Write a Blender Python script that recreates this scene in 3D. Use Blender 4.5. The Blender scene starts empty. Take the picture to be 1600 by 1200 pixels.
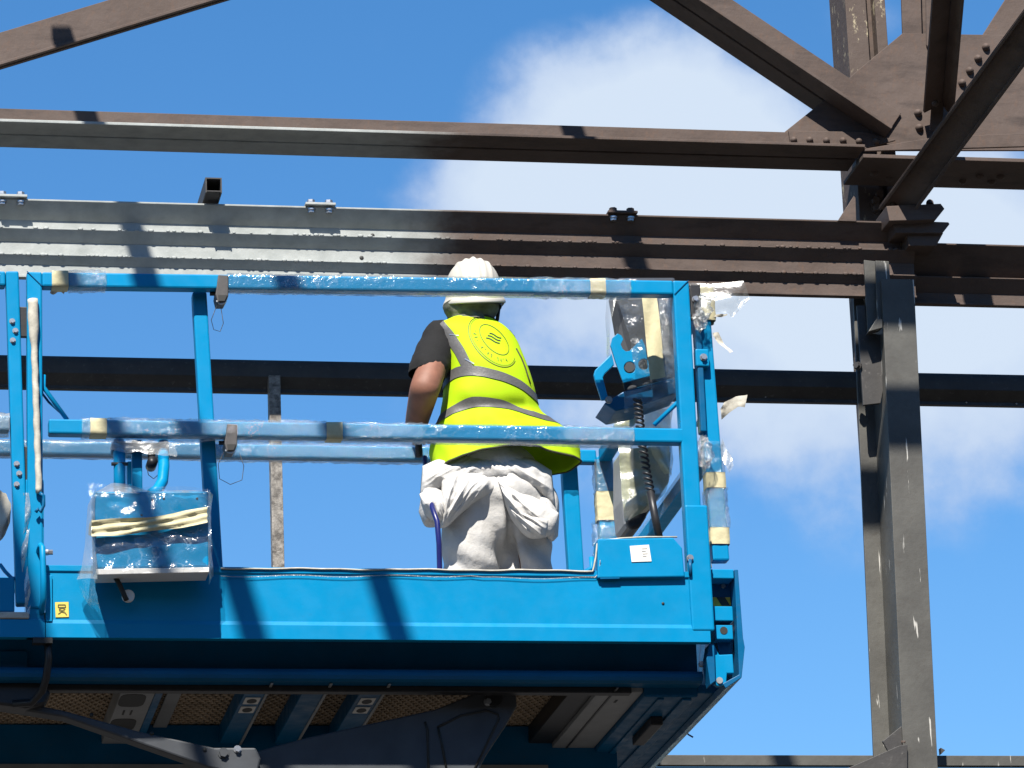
import bpy, bmesh, math, random
import numpy as np
from mathutils import Vector, Matrix, noise
from mathutils.bvhtree import BVHTree

random.seed(7)
SC = bpy.context.scene
COL = SC.collection

# ------------------------------------------------------------------ camera
F = 6492.97                      # focal length in pixels of a 1600 px wide picture
M = np.array([[0.9833019, -0.17794896, -0.03809899],
              [0.01837546, 0.30537391, -0.95205521],
              [0.18105167, 0.93545761, 0.30354464]])      # right, down, forward
CAM = -13.3 * M[2] + np.array([0, 0, 5.64])
cd = bpy.data.cameras.new('camera')
cam = bpy.data.objects.new('camera', cd)
COL.objects.link(cam)
cd.sensor_width = 36.0
cd.lens = F / 1600 * 36.0
cd.clip_start = 0.1
cd.clip_end = 6000
mw = Matrix.Identity(4)
for i in range(3):
    mw[i][0] = M[0][i]; mw[i][1] = -M[1][i]; mw[i][2] = -M[2][i]; mw[i][3] = CAM[i]
cam.matrix_world = mw
SC.camera = cam

# ------------------------------------------------------------------ sun, sky, exposure
SUN_EL = math.radians(51.0)
SUN_AZ = math.radians(20.0)      # light travels towards +Y turned this far to +X
SUN_DIR = Vector((math.sin(SUN_AZ) * math.cos(SUN_EL), math.cos(SUN_AZ) * math.cos(SUN_EL), -math.sin(SUN_EL)))
sl = bpy.data.lights.new('sun', 'SUN')
sl.energy = 5.0
sl.angle = math.radians(0.5)
sl.color = (1.0, 0.95, 0.87)
so = bpy.data.objects.new('sun', sl)
COL.objects.link(so)
so.rotation_euler = SUN_DIR.to_track_quat('-Z', 'Y').to_euler()
so.location = (-6, -16, 26)
SC.view_settings.view_transform = 'Standard'
SC.view_settings.look = 'None'
SC.view_settings.gamma = 1.0
SC.view_settings.use_curve_mapping = False
SC.view_settings.exposure = 1.2
SKY_STRENGTH = 0.066


def cray(px, py):
    return M.T @ np.array([(px - 800) / F, (py - 600) / F, 1.0])


def U(px, py, Y=None, Z=None, X=None):
    """the point of the place that lies on the plane Y, Z or X and on the sight line of a photo pixel"""
    d = cray(px, py)
    i, v = (1, Y) if Y is not None else ((2, Z) if Z is not None else (0, X))
    return Vector(CAM + (v - CAM[i]) / d[i] * d)


world = bpy.data.worlds.new('World')
SC.world = world
world.use_nodes = True
wn = world.node_tree.nodes
wl = world.node_tree.links
wn.clear()


def wnode(t, **kw):
    n = wn.new(t)
    for k, v in kw.items():
        setattr(n, k, v)
    return n


def wmath(op, a, b=None, c=None):
    n = wnode('ShaderNodeMath', operation=op)
    for i, x in enumerate((a, b, c)):
        if x is None: continue
        if isinstance(x, (int, float)): n.inputs[i].default_value = x
        else: wl.new(x, n.inputs[i])
    return n.outputs[0]


wout = wnode('ShaderNodeOutputWorld')
wbg = wnode('ShaderNodeBackground')
wbg.inputs['Strength'].default_value = SKY_STRENGTH
wl.new(wbg.outputs[0], wout.inputs[0])
sky = wnode('ShaderNodeTexSky')
sky.sky_type = 'NISHITA'
sky.sun_disc = False
sky.sun_elevation = SUN_EL
# the sun stands opposite to the way its light travels
sky.sun_rotation = math.atan2(-SUN_DIR.x, -SUN_DIR.y)
sky.air_density = 1.0
sky.dust_density = 0.1
sky.ozone_density = 4.0
geo = wnode('ShaderNodeTexCoord')
dirv = geo.outputs['Generated']


def wdot(vec):
    n = wnode('ShaderNodeVectorMath', operation='DOT_PRODUCT')
    wl.new(dirv, n.inputs[0]); n.inputs[1].default_value = vec
    return n.outputs['Value']


def wnoise(scale, detail, rough, off=(0, 0, 0)):
    mp = wnode('ShaderNodeMapping'); mp.inputs['Location'].default_value = off
    wl.new(dirv, mp.inputs[0])
    n = wnode('ShaderNodeTexNoise')
    n.inputs['Scale'].default_value = scale
    n.inputs['Detail'].default_value = detail
    n.inputs['Roughness'].default_value = rough
    wl.new(mp.outputs[0], n.inputs['Vector'])
    return n.outputs['Fac']


nz1 = wnoise(38, 9, 0.56)
nz2 = wnoise(14, 4, 0.5, (3, 1, 2))


def cloud_blob(px, py, rx, ry, gain):
    """one cloud: an ellipse on the sky dome round a direction, 0..gain"""
    c = Vector(cray(px, py)).normalized()
    rt = Vector(M[0]); rt = (rt - c * rt.dot(c)).normalized()
    dn = c.cross(rt)
    x = wmath('MULTIPLY', wdot(rt), F / rx)
    y = wmath('MULTIPLY', wdot(dn), F / ry)
    d = wmath('SQRT', wmath('ADD', wmath('MULTIPLY', x, x), wmath('MULTIPLY', y, y)))
    front = wmath('GREATER_THAN', wdot(c), 0.5)
    return wmath('MULTIPLY', wmath('MULTIPLY', wmath('MAXIMUM', wmath('SUBTRACT', 1.0, d), 0.0), gain), front)


blobs = [(1000, 200, 330, 215, 1.9), (1130, 330, 520, 250, 1.7), (800, 310, 300, 120, 1.2), (1560, 430, 420, 300, 1.3),
         (1150, 560, 660, 310, .75), (1400, 560, 640, 420, .85), (1370, 30, 170, 80, 0.34), (560, 60, 190, 70, 0.16)]
acc = None
for b in blobs:
    o = cloud_blob(*b)
    acc = o if acc is None else wmath('ADD', acc, o)
# clouds of the same kind elsewhere in the sky
far = wmath('MULTIPLY', wmath('MAXIMUM', wmath('SUBTRACT', wnoise(2.6, 8, 0.55, (5, 2, 7)), 0.56), 0.0), 5.0)
ctr = Vector(cray(800, 500)).normalized()
away = wmath('LESS_THAN', wdot(ctr), 0.955)
acc = wmath('ADD', acc, wmath('MULTIPLY', far, away))
dens = wmath('ADD', acc, wmath('MULTIPLY', wmath('SUBTRACT', nz1, 0.5), wmath('MULTIPLY', wmath('MINIMUM', wmath('MULTIPLY', acc, 3.0), 1.0), 1.7)))
mr = wnode('ShaderNodeMapRange'); mr.interpolation_type = 'SMOOTHSTEP'
mr.inputs['From Min'].default_value = 0.12; mr.inputs['From Max'].default_value = 1.05
wl.new(dens, mr.inputs['Value'])
cmask = wmath('MULTIPLY', mr.outputs[0], 0.93)
cramp = wnode('ShaderNodeMix'); cramp.data_type = 'RGBA'
cramp.inputs['A'].default_value = (3.1, 3.95, 5.6, 1)
cramp.inputs['B'].default_value = (4.7, 5.4, 6.3, 1)
wl.new(wmath('MINIMUM', wmath('MAXIMUM', wmath('MULTIPLY', wmath('SUBTRACT', wmath('ADD', dens, wmath('MULTIPLY', nz2, 0.6)), 0.7), 0.9), 0.0), 1.0), cramp.inputs[0])
hsv = wnode('ShaderNodeHueSaturation')
hsv.inputs['Saturation'].default_value = 1.26
hsv.inputs['Value'].default_value = 1.08
wl.new(sky.outputs[0], hsv.inputs['Color'])
mx = wnode('ShaderNodeMix'); mx.data_type = 'RGBA'
wl.new(cmask, mx.inputs[0])
wl.new(hsv.outputs[0], mx.inputs['A'])
wl.new(cramp.outputs['Result'], mx.inputs['B'])
wl.new(mx.outputs['Result'], wbg.inputs['Color'])


# ------------------------------------------------------------------ materials
class NT:
    def __init__(s, name):
        s.m = bpy.data.materials.new(name); s.m.use_nodes = True
        s.n = s.m.node_tree.nodes; s.l = s.m.node_tree.links
        s.b = s.n['Principled BSDF']
        s.tc = s.n.new('ShaderNodeTexCoord')
        s.geo = s.n.new('ShaderNodeNewGeometry')

    def noise(s, scale, detail=4, rough=0.55, stretch=None, world=False):
        n = s.n.new('ShaderNodeTexNoise')
        n.inputs['Scale'].default_value = scale; n.inputs['Detail'].default_value = detail
        n.inputs['Roughness'].default_value = rough
        src = s.geo.outputs['Position'] if world else s.tc.outputs['Object']
        mp = s.n.new('ShaderNodeMapping')
        if stretch: mp.inputs['Scale'].default_value = stretch
        s.l.new(src, mp.inputs[0]); s.l.new(mp.outputs[0], n.inputs['Vector'])
        return n.outputs['Fac']

    def ramp(s, fac, lo, hi, c0, c1):
        r = s.n.new('ShaderNodeValToRGB')
        r.color_ramp.elements[0].position = lo; r.color_ramp.elements[1].position = hi
        r.color_ramp.elements[0].color = (*c0, 1); r.color_ramp.elements[1].color = (*c1, 1)
        s.l.new(fac, r.inputs[0])
        return r.outputs[0]

    def mix(s, fac, a, b, blend='MIX'):
        n = s.n.new('ShaderNodeMix'); n.data_type = 'RGBA'; n.blend_type = blend
        for sock, v in ((n.inputs[0], fac), (n.inputs['A'], a), (n.inputs['B'], b)):
            if isinstance(v, (int, float)): sock.default_value = v
            elif isinstance(v, tuple): sock.default_value = (*v, 1)
            else: s.l.new(v, sock)
        return n.outputs['Result']

    def math(s, op, a, b=0.0):
        n = s.n.new('ShaderNodeMath'); n.operation = op
        for i, v in enumerate((a, b)):
            if isinstance(v, (int, float)): n.inputs[i].default_value = v
            else: s.l.new(v, n.inputs[i])
        return n.outputs[0]

    def set(s, **kw):
        for k, v in kw.items():
            k = k.replace('_', ' ')
            sock = s.b.inputs[k]
            if isinstance(v, tuple): sock.default_value = (*v, 1)
            elif isinstance(v, (int, float)): sock.default_value = v
            else: s.l.new(v, sock)
        return s

    def bump(s, h, strength=0.3, dist=0.01):
        n = s.n.new('ShaderNodeBump')
        n.inputs['Strength'].default_value = strength; n.inputs['Distance'].default_value = dist
        s.l.new(h, n.inputs['Height']); s.l.new(n.outputs[0], s.b.inputs['Normal'])
        return s


MAT = {}


def paint(name, col, dark, rough=0.38, dirt=(0.25, 0.24, 0.22), scale=5.0, amount=0.25):
    t = NT(name)
    c = t.mix(t.ramp(t.noise(scale, 5), 0.35, 0.7, (0, 0, 0), (1, 1, 1)), col, dark)
    sp = t.ramp(t.noise(60, 3, 0.7), 0.64, 0.72, (0, 0, 0), (amount,) * 3)
    c = t.mix(sp, c, dirt)
    dust = t.ramp(t.noise(2.2, 6, 0.65, (1, 1, 3)), 0.5, 0.85, (0, 0, 0), (amount * .7,) * 3)
    c = t.mix(dust, c, dirt)
    t.set(Base_Color=c, Roughness=t.ramp(t.noise(18, 4), 0.3, 0.7, (rough - .08,) * 3, (rough + .14,) * 3), Specular_IOR_Level=0.14)
    t.bump(t.noise(35, 3), 0.08, 0.004)
    MAT[name] = t.m


def plain(name, col, rough=0.6, metal=0.0, var=0.15, scale=25, bump=0.1, spec=0.4):
    t = NT(name)
    lo = tuple(x * (1 - var) for x in col); hi = tuple(min(1, x * (1 + var)) for x in col)
    t.set(Base_Color=t.ramp(t.noise(scale, 5), 0.3, 0.7, lo, hi), Roughness=rough, Metallic=metal, Specular_IOR_Level=spec)
    if bump: t.bump(t.noise(scale * 2, 4), bump, 0.004)
    MAT[name] = t.m


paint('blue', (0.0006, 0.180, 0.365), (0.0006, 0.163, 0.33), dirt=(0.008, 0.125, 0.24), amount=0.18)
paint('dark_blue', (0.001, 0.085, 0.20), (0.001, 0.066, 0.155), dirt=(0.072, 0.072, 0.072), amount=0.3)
plain('tape', (0.432, 0.3888, 0.2376), 0.75, var=0.10, scale=40, bump=0.3)
plain('cream_wrap', (0.3744, 0.3528, 0.2952), 0.7, var=0.2, scale=30, bump=0.4)
plain('black_plastic', (0.01296, 0.01296, 0.0144), 0.45, var=0.3)
plain('grey_latch', (0.054, 0.0504, 0.04896), 0.5, var=0.2)
plain('arm_grey', (0.0324, 0.036, 0.04176), 0.55, var=0.25, scale=9, bump=0.15)
plain('zinc', (0.396, 0.4032, 0.4176), 0.32, metal=0.8, var=0.15)
plain('white_label', (0.576, 0.5616, 0.5328), 0.5, var=0.05, bump=0)
plain('label_print', (0.4464, 0.432, 0.396), 0.6, var=0.05, bump=0)
plain('yellow_decal', (0.5184, 0.4032, 0.072), 0.5, var=0.06, bump=0)
plain('hazard_yellow', (0.504, 0.3024, 0.0288), 0.5, var=0.08, bump=0)
plain('print_black', (0.0144, 0.0144, 0.01296), 0.6, var=0.05, bump=0)
plain('print_olive', (0.072, 0.0648, 0.0108), 0.6, var=0.05, bump=0)
plain('hose_blue', (0.00864, 0.01152, 0.0936), 0.35, var=0.2)
plain('grey_plate', (0.20, 0.205, 0.21), 0.5, var=0.2, scale=6)
plain('deck_tan', (0.70, 0.56, 0.41), 0.8, var=0.3, scale=8, bump=0.2)
plain('mesh_tan', (0.28, 0.22, 0.16), 0.7, var=0.3, scale=14)
plain('ground_dirt', (0.04, 0.036, 0.031), 0.9, var=0.3, scale=0.6, bump=0.3)
plain('helmet', (0.44, 0.415, 0.36), 0.42, var=0.03, scale=10, bump=0.02, spec=0.5)
plain('skin', (0.185, 0.080, 0.050), 0.62, var=0.14, scale=28, bump=0.12)
plain('shirt', (0.0028, 0.0026, 0.0028), 0.9, var=0.3, scale=60, bump=0.3)
plain('hood', (0.108, 0.1116, 0.0828), 0.9, var=0.35, scale=30, bump=0.5)
plain('hair', (0.036, 0.0252, 0.018), 0.7, var=0.3, scale=80)
plain('boot', (0.072, 0.0504, 0.0324), 0.7, var=0.3)
plain('reflective', (0.0972, 0.0936, 0.09), 0.45, metal=0.15, var=0.10, scale=70, bump=0.2)
plain('brick', (0.13, 0.095, 0.075), 0.9, var=0.2, scale=.8)
plain('vest_binding', (0.036, 0.036, 0.0144), 0.8, var=0.2)

t = NT('vest')
c = t.mix(t.ramp(t.noise(9, 4), 0.55, 0.8, (0, 0, 0), (.35,) * 3), (0.33, 0.50, 0.004), (0.27, 0.40, 0.005))
t.set(Base_Color=c, Roughness=0.75, Specular_IOR_Level=0.2)
t.bump(t.noise(300, 2), 0.15, 0.001); MAT['vest'] = t.m

t = NT('coverall')
c = t.ramp(t.noise(11, 6, 0.65), 0.25, 0.75, (0.38, 0.365, 0.34), (0.49, 0.48, 0.465))
c = t.mix(t.ramp(t.noise(30, 4, .7), .66, .76, (0, 0, 0), (.55,) * 3), c, (0.2592, 0.1944, 0.1368))
t.set(Base_Color=c, Roughness=0.8, Specular_IOR_Level=0.2)
t.bump(t.noise(45, 5, .6), 0.5, 0.006); MAT['coverall'] = t.m


def steel(name, left_primer):
    """brown mill steel, primed pale grey on its left stretch where the painter has been"""
    t = NT(name)
    big = t.noise(3.5, 6, 0.65, world=True)
    rust = t.mix(t.ramp(big, 0.3, 0.72, (0, 0, 0), (1, 1, 1)), (0.062, 0.044, 0.036), (0.092, 0.069, 0.059))
    fine = t.noise(42, 6, 0.75, (1, 1, .5), world=True)
    rust = t.mix(t.ramp(fine, 0.53, 0.68, (0, 0, 0), (.55,) * 3), rust, (0.105, 0.062, 0.042))
    rust = t.mix(t.ramp(t.noise(6, 6, .72, (.5, 1, 2.2), world=True), 0.50, 0.70, (0, 0, 0), (.75,) * 3), rust, (0.036, 0.027, 0.024))
    rough = 0.72
    if left_primer is not None:
        sx = t.n.new('ShaderNodeSeparateXYZ'); t.l.new(t.geo.outputs['Position'], sx.inputs[0])
        e = t.math('ADD', sx.outputs['X'], t.math('MULTIPLY', t.math('SUBTRACT', t.noise(6, 5, .6, world=True), .5), 0.35))
        mr = t.n.new('ShaderNodeMapRange'); mr.interpolation_type = 'SMOOTHSTEP'
        mr.inputs['From Min'].default_value = left_primer - .16; mr.inputs['From Max'].default_value = left_primer + .16
        t.l.new(e, mr.inputs['Value'])
        prim = t.ramp(t.noise(14, 5, world=True), .3, .7, (0.24, 0.256, 0.248), (0.325, 0.34, 0.33))
        rust = t.mix(mr.outputs[0], prim, rust)
    t.set(Base_Color=rust, Roughness=rough, Specular_IOR_Level=0.25)
    t.bump(t.noise(26, 5, .6, world=True), 0.35, 0.006)
    MAT[name] = t.m


steel('rust', None)
steel('primed', 0.16)
steel('primed_far', 0.10)

t = NT('peeling')
c = t.mix(t.ramp(t.noise(3.5, 6, .65), .3, .72, (0, 0, 0), (1, 1, 1)), (0.06336, 0.04608, 0.03816), (0.08496, 0.0648, 0.05544))
c = t.mix(t.ramp(t.noise(16, 6, .75, (1, 1, .45)), .58, .64, (0, 0, 0), (.9,) * 3), c, (0.36, 0.3096, 0.2088))
t.set(Base_Color=c, Roughness=.75, Specular_IOR_Level=.25); t.bump(t.noise(30, 5), .4, .006); MAT['peeling'] = t.m

t = NT('mill_grey')
c = t.mix(t.ramp(t.noise(5, 6, .65), .3, .75, (0, 0, 0), (1, 1, 1)), (0.046, 0.044, 0.039), (0.084, 0.082, 0.073))
c = t.mix(t.ramp(t.noise(30, 5, .7), .56, .72, (0, 0, 0), (.6,) * 3), c, (0.0504, 0.04464, 0.03744))
c = t.mix(t.ramp(t.noise(9, 4, .5, (5, 5, .5)), .67, .69, (0, 0, 0), (.8,) * 3), c, (0.4464, 0.432, 0.396))
t.set(Base_Color=c, Roughness=.55, Specular_IOR_Level=.4); t.bump(t.noise(40, 5), .25, .004); MAT['mill_grey'] = t.m

t = NT('dark_steel')
c = t.ramp(t.noise(6, 6, .7), .3, .75, (0.0252, 0.02376, 0.02376), (0.0504, 0.04752, 0.04464))
c = t.mix(t.ramp(t.noise(45, 4, .7), .60, .72, (0, 0, 0), (.6,) * 3), c, (0.1152, 0.108, 0.1008))
t.set(Base_Color=c, Roughness=.6, Specular_IOR_Level=.35); t.bump(t.noise(40, 5), .25, .004); MAT['dark_steel'] = t.m

t = NT('scaly_steel')
c = t.ramp(t.noise(38, 6, .75), .38, .64, (0.0504, 0.0432, 0.036), (0.2592, 0.2376, 0.2088))
t.set(Base_Color=c, Roughness=.6); t.bump(t.noise(40, 5), .5, .006); MAT['scaly_steel'] = t.m


def film(name, base, cover, gloss_rough, crumple, scale, crease_w=0.3, sheen=1.2):
    """clear polythene: mostly see-through, milky in its creases, which double as painted white glints, with a sharp sheen"""
    t = NT(name)
    out = t.n['Material Output']
    tr = t.n.new('ShaderNodeBsdfTransparent'); tr.inputs[0].default_value = (0.985, 0.99, 0.99, 1)
    warp = t.noise(scale, 6, .62)
    ridge = t.math('ABSOLUTE', t.math('SUBTRACT', warp, .5))
    crease = t.ramp(ridge, 0.0, 0.022, (1, 1, 1), (0, 0, 0))  # pale crease lines, partly painted sparkle
    patch = t.ramp(t.noise(scale * .3, 3, .5), .42, .62, (0, 0, 0), (1, 1, 1))
    crease = t.math('MULTIPLY', crease, patch)
    fac = t.math('MINIMUM', t.math('ADD', t.math('MULTIPLY', crease, crease_w), cover), 1.0)
    t.set(Base_Color=base, Roughness=gloss_rough, Specular_IOR_Level=0.9)
    t.bump(warp, crumple, 0.02)
    ms = t.n.new('ShaderNodeMixShader')
    t.l.new(fac, ms.inputs[0]); t.l.new(tr.outputs[0], ms.inputs[1]); t.l.new(t.b.outputs[0], ms.inputs[2])
    gl = t.n.new('ShaderNodeBsdfGlossy'); gl.inputs['Roughness'].default_value = gloss_rough
    fr = t.n.new('ShaderNodeFresnel'); fr.inputs['IOR'].default_value = 1.5
    bn = [n for n in t.n if n.type == 'BUMP'][0]
    t.l.new(bn.outputs[0], gl.inputs['Normal'])
    m2 = t.n.new('ShaderNodeMixShader')
    t.l.new(t.math('MINIMUM', t.math('MULTIPLY', fr.outputs[0], sheen), .35), m2.inputs[0])
    t.l.new(ms.outputs[0], m2.inputs[1]); t.l.new(gl.outputs[0], m2.inputs[2])
    t.l.new(m2.outputs[0], out.inputs[0])
    MAT[name] = t.m


film('film', (0.62, 0.70, 0.72), 0.03, 0.16, 0.7, 11, .20, 2.0)
film('film_crinkled', (0.72, 0.79, 0.80), 0.04, 0.14, 1.0, 38, .42, 2.4)
film('film_milky', (0.42, 0.42, 0.38), 0.30, 0.28, 0.5, 14, .25)
film('film_yellowish', (0.42, 0.42, 0.24), 0.50, 0.28, 0.5, 14, .25)
film('film_grey', (0.30, 0.30, 0.28), 0.20, 0.22, 0.5, 14, .25)


# ------------------------------------------------------------------ builders
class MB:
    def __init__(s): s.v = []; s.f = []; s.k = []

    def add(s, vs, fs, k=0):
        n = len(s.v); s.v += [Vector(v) for v in vs]
        s.f += [tuple(i + n for i in f) for f in fs]; s.k += [k] * len(fs)
        return s

    def box(s, x0, x1, y0, y1, z0, z1, k=0):
        vs = [(x, y, z) for x in (x0, x1) for y in (y0, y1) for z in (z0, z1)]
        return s.add(vs, [(0, 1, 3, 2), (4, 6, 7, 5), (0, 4, 5, 1), (2, 3, 7, 6), (0, 2, 6, 4), (1, 5, 7, 3)], k)

    def beam(s, p0, p1, w, h, up=(0, 0, 1), k=0):
        p0 = Vector(p0); p1 = Vector(p1); d = (p1 - p0).normalized(); up = Vector(up)
        sd = d.cross(up).normalized(); u = sd.cross(d)
        vs = [p + sd * a * w / 2 + u * b * h / 2 for p in (p0, p1) for a in (-1, 1) for b in (-1, 1)]
        return s.add(vs, [(0, 1, 3, 2), (4, 6, 7, 5), (0, 4, 5, 1), (2, 3, 7, 6), (0, 2, 6, 4), (1, 5, 7, 3)], k)

    def prism(s, poly, vec, k=0):
        n = len(poly); a = [Vector(p) for p in poly]; b = [p + Vector(vec) for p in a]
        fs = [tuple(range(n)), tuple(reversed(range(n, 2 * n)))] + [(i, i + n, (i + 1) % n + n, (i + 1) % n) for i in range(n)]
        return s.add(a + b, fs, k)

    def tube(s, pts, r, n=10, cap=True, k=0):
        pts = [Vector(p) for p in pts]; rs = r if isinstance(r, (list, tuple)) else [r] * len(pts)
        rings = []; ref = None
        for i, p in enumerate(pts):
            d = (pts[min(i + 1, len(pts) - 1)] - pts[max(i - 1, 0)]).normalized()
            if ref is None:
                ref = d.orthogonal().normalized()
            ref = (ref - d * ref.dot(d)).normalized(); b = d.cross(ref)
            rings.append([p + (ref * math.cos(q) + b * math.sin(q)) * rs[i] for q in [2 * math.pi * j / n for j in range(n)]])
        vs = [v for r_ in rings for v in r_]; fs = []
        for i in range(len(pts) - 1):
            for j in range(n):
                fs.append((i * n + j, i * n + (j + 1) % n, (i + 1) * n + (j + 1) % n, (i + 1) * n + j))
        if cap: fs += [tuple(reversed(range(n))), tuple(range(len(vs) - n, len(vs)))]
        return s.add(vs, fs, k)

    def grid(s, fn, nu, nv, wrap=False, k=0):
        vs = [fn(i / nu, j / nv) for j in range(nv + 1) for i in range(nu + (0 if wrap else 1))]
        w = nu if wrap else nu + 1; fs = []
        for j in range(nv):
            for i in range(nu):
                a = j * w + i; b = j * w + (i + 1) % w
                fs.append((a, b, b + w, a + w))
        return s.add(vs, fs, k)

    def ball(s, c, r, nu=12, nv=8, k=0):
        c = Vector(c); r = Vector(r) if not isinstance(r, (int, float)) else Vector((r, r, r))
        return s.grid(lambda u, v: c + Vector((r.x * math.cos(6.2832 * u) * math.sin(3.1416 * v), r.y * math.sin(6.2832 * u) * math.sin(3.1416 * v), -r.z * math.cos(3.1416 * v))), nu, nv, True, k)

    def mesh(s, name, off=Vector((0, 0, 0)), smooth=False):
        me = bpy.data.meshes.new(name)
        me.from_pydata([v - off for v in s.v], [], s.f)
        me.polygons.foreach_set('material_index', s.k)
        bm = bmesh.new(); bm.from_mesh(me)
        bmesh.ops.recalc_face_normals(bm, faces=bm.faces)
        bm.to_mesh(me); bm.free()
        if smooth: me.polygons.foreach_set('use_smooth', [True] * len(me.polygons))
        me.update()
        return me


ROOT = {}


def origin_of(o):
    while o.parent: o = o.parent
    return Vector(ROOT[o.name])


def tag(o, label=None, cat=None, group=None, kind=None):
    for k, v in (('label', label), ('category', cat), ('group', group), ('kind', kind)):
        if v: o[k] = v
    return o


def empty(name, loc, label, cat, group=None):
    o = bpy.data.objects.new(name, None); COL.objects.link(o)
    o.location = loc; o.empty_display_size = 0.1
    ROOT[o.name] = Vector(loc)
    return tag(o, label, cat, group)


def build(mb, name, mat, parent=None, bevel=0.0, smooth=False, label=None, cat=None, group=None, kind=None):
    if parent is not None:
        off = origin_of(parent)
    else:
        a = np.array([tuple(v) for v in mb.v])
        off = Vector(((a[:, 0].min() + a[:, 0].max()) / 2, (a[:, 1].min() + a[:, 1].max()) / 2, a[:, 2].min()))
    me = mb.mesh(name, off, smooth)
    for m in (mat if isinstance(mat, (list, tuple)) else [mat]): me.materials.append(MAT[m])
    o = bpy.data.objects.new(name, me); COL.objects.link(o)
    if parent is not None: o.parent = parent
    else:
        o.location = off; ROOT[o.name] = off
    if bevel:
        b = o.modifiers.new('bevel', 'BEVEL'); b.width = bevel; b.segments = 2; b.limit_method = 'ANGLE'; b.angle_limit = math.radians(40)
        b.harden_normals = False
    return tag(o, label, cat, group, kind)


def flat(pxs, Y, thick):
    """a plate whose face is drawn by photo pixels on the plane Y, with real thickness"""
    mb = MB(); mb.prism([U(x, y, Y=Y) for x, y in pxs], (0, thick, 0))
    return mb


rivet_me = None


def rivet(parent, p, r=0.019, h=0.018, axis=(0, -1, 0), name='rivet', mat='rust', hexa=False):
    """a domed rivet or hexagon bolt head on a face that looks along axis"""
    key = (name, mat, hexa, round(r, 4), round(h, 4))
    if key not in rivet.cache:
        mb = MB()
        if hexa:
            mb.tube([(0, 0, -.002), (0, 0, h * .3)], r * 1.25, 12); mb.tube([(0, 0, h * .3), (0, 0, h)], r, 6)
        else:
            mb.grid(lambda u, v: Vector((r * math.cos(6.2832 * u) * math.sin(1.5708 * v), r * math.sin(6.2832 * u) * math.sin(1.5708 * v), h * math.cos(1.5708 * v))), 10, 4, True)
        me = mb.mesh(name, smooth=not hexa); me.materials.append(MAT[mat]); rivet.cache[key] = me
    o = bpy.data.objects.new(name, rivet.cache[key]); COL.objects.link(o)
    o.parent = parent; o.location = Vector(p) - origin_of(parent)
    o.rotation_euler = Vector(axis).to_track_quat('Z', 'Y').to_euler()
    return o


rivet.cache = {}


def nz(p, s=1.0, seed=0.0):
    return noise.noise(Vector(p) * s + Vector((seed, seed * 1.7, seed * .3)))


def ridge(p, s=1.0, seed=0.0):
    return 1 - abs(noise.noise(Vector(p) * s + Vector((seed, seed * 1.7, seed * .3)))) * 2


def sleeve(p0, p1, w, h, lift, rough, seed, mb=None, n=60):
    """a film sleeve wound loosely round a square tube"""
    p0 = Vector(p0); p1 = Vector(p1); d = (p1 - p0).normalized(); up = Vector((0, 0, 1))
    if abs(d.z) > .8: up = Vector((0, 1, 0))
    sd = d.cross(up).normalized(); u_ = sd.cross(d); L = (p1 - p0).length
    prof = [(-1, -1), (0, -1), (1, -1), (1, 0), (1, 1), (0, 1), (-1, 1), (-1, 0)]
    m = len(prof) * 2
    mb = mb or MB()

    def fn(a, b):
        q = a * len(prof); i = int(q) % len(prof); fr = q - int(q)
        A = prof[i]; B = prof[(i + 1) % len(prof)]
        cx = A[0] + (B[0] - A[0]) * fr; cy = A[1] + (B[1] - A[1]) * fr
        p = p0 + d * (L * b)
        dirn = (sd * cx * w / 2 + u_ * cy * h / 2)
        e = lift + rough * (0.5 + 0.8 * nz(p + dirn * 3, 28, seed) + .6 * nz(p + dirn * 3, 70, seed))
        return p + dirn + dirn.normalized() * max(e, .0015)
    mb.grid(fn, m, n, True)
    return mb


def band(p0, p1, w, h, lift=0.003):
    """a turn of masking tape round a square tube between two points of its axis"""
    mb = sleeve(p0, p1, w, h, lift, 0.0015, 3.0, n=6)
    return mb


# ------------------------------------------------------------------ ground
mb = MB()
N = 24; S = 900
mb.grid(lambda u, v: Vector(((u - .5) * 2 * S, (v - .5) * 2 * S, 0.0)), N, N)
build(mb, 'ground', 'ground_dirt', kind='structure')
ROOT['ground'] = Vector((0, 0, 0))

# unseen building added behind the viewer, blocking low sky to deepen the shade
wh = empty('sky_blocker', (0, -36, 0), 'unseen brick block added behind the viewer to darken the shaded steel', 'building')
mb = MB(); mb.box(-70, 70, -48, -34, 0, 14); build(mb, 'wall', 'brick', wh)
mb = MB(); mb.prism([(-70.5, -33.6, 14), (-70.5, -48.4, 14), (-70.5, -41, 17.5)], (141, 0, 0)); build(mb, 'roof', 'dark_steel', wh)
for k in range(12):
    mb = MB(); mb.box(-62 + k * 11, -57 + k * 11, -33.99, -33.9, 4, 10); build(mb, 'window', 'print_black', wh)

# ------------------------------------------------------------------ steel frame
XL = -5.5      # the members run on to the left of the picture

# bottom chord of the roof truss: two angles back to back
def double_angle(root, p0, p1, leg, fl, t=0.012, gap=0.016, mats=('rust', 'primed'), side=(0, 1, 0), lean=1):
    p0 = Vector(p0); p1 = Vector(p1); d = (p1 - p0).normalized(); s = Vector(side)
    u = s.cross(d).normalized()
    if u.z < 0: u = -u
    u = u * lean
    for sg in (-1, 1):
        mb = MB()
        a = s * sg * (gap / 2 + t / 2)
        mb.beam(p0 + a + u * (leg / 2 + t), p1 + a + u * (leg / 2 + t), t, leg, u, 0)
        b = s * sg * (gap / 2 + fl / 2) + u * t / 2
        mb.beam(p0 + b, p1 + b, fl, t, u, 1)
        build(mb, 'angle_bar', list(mats), root, bevel=.002)


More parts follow.
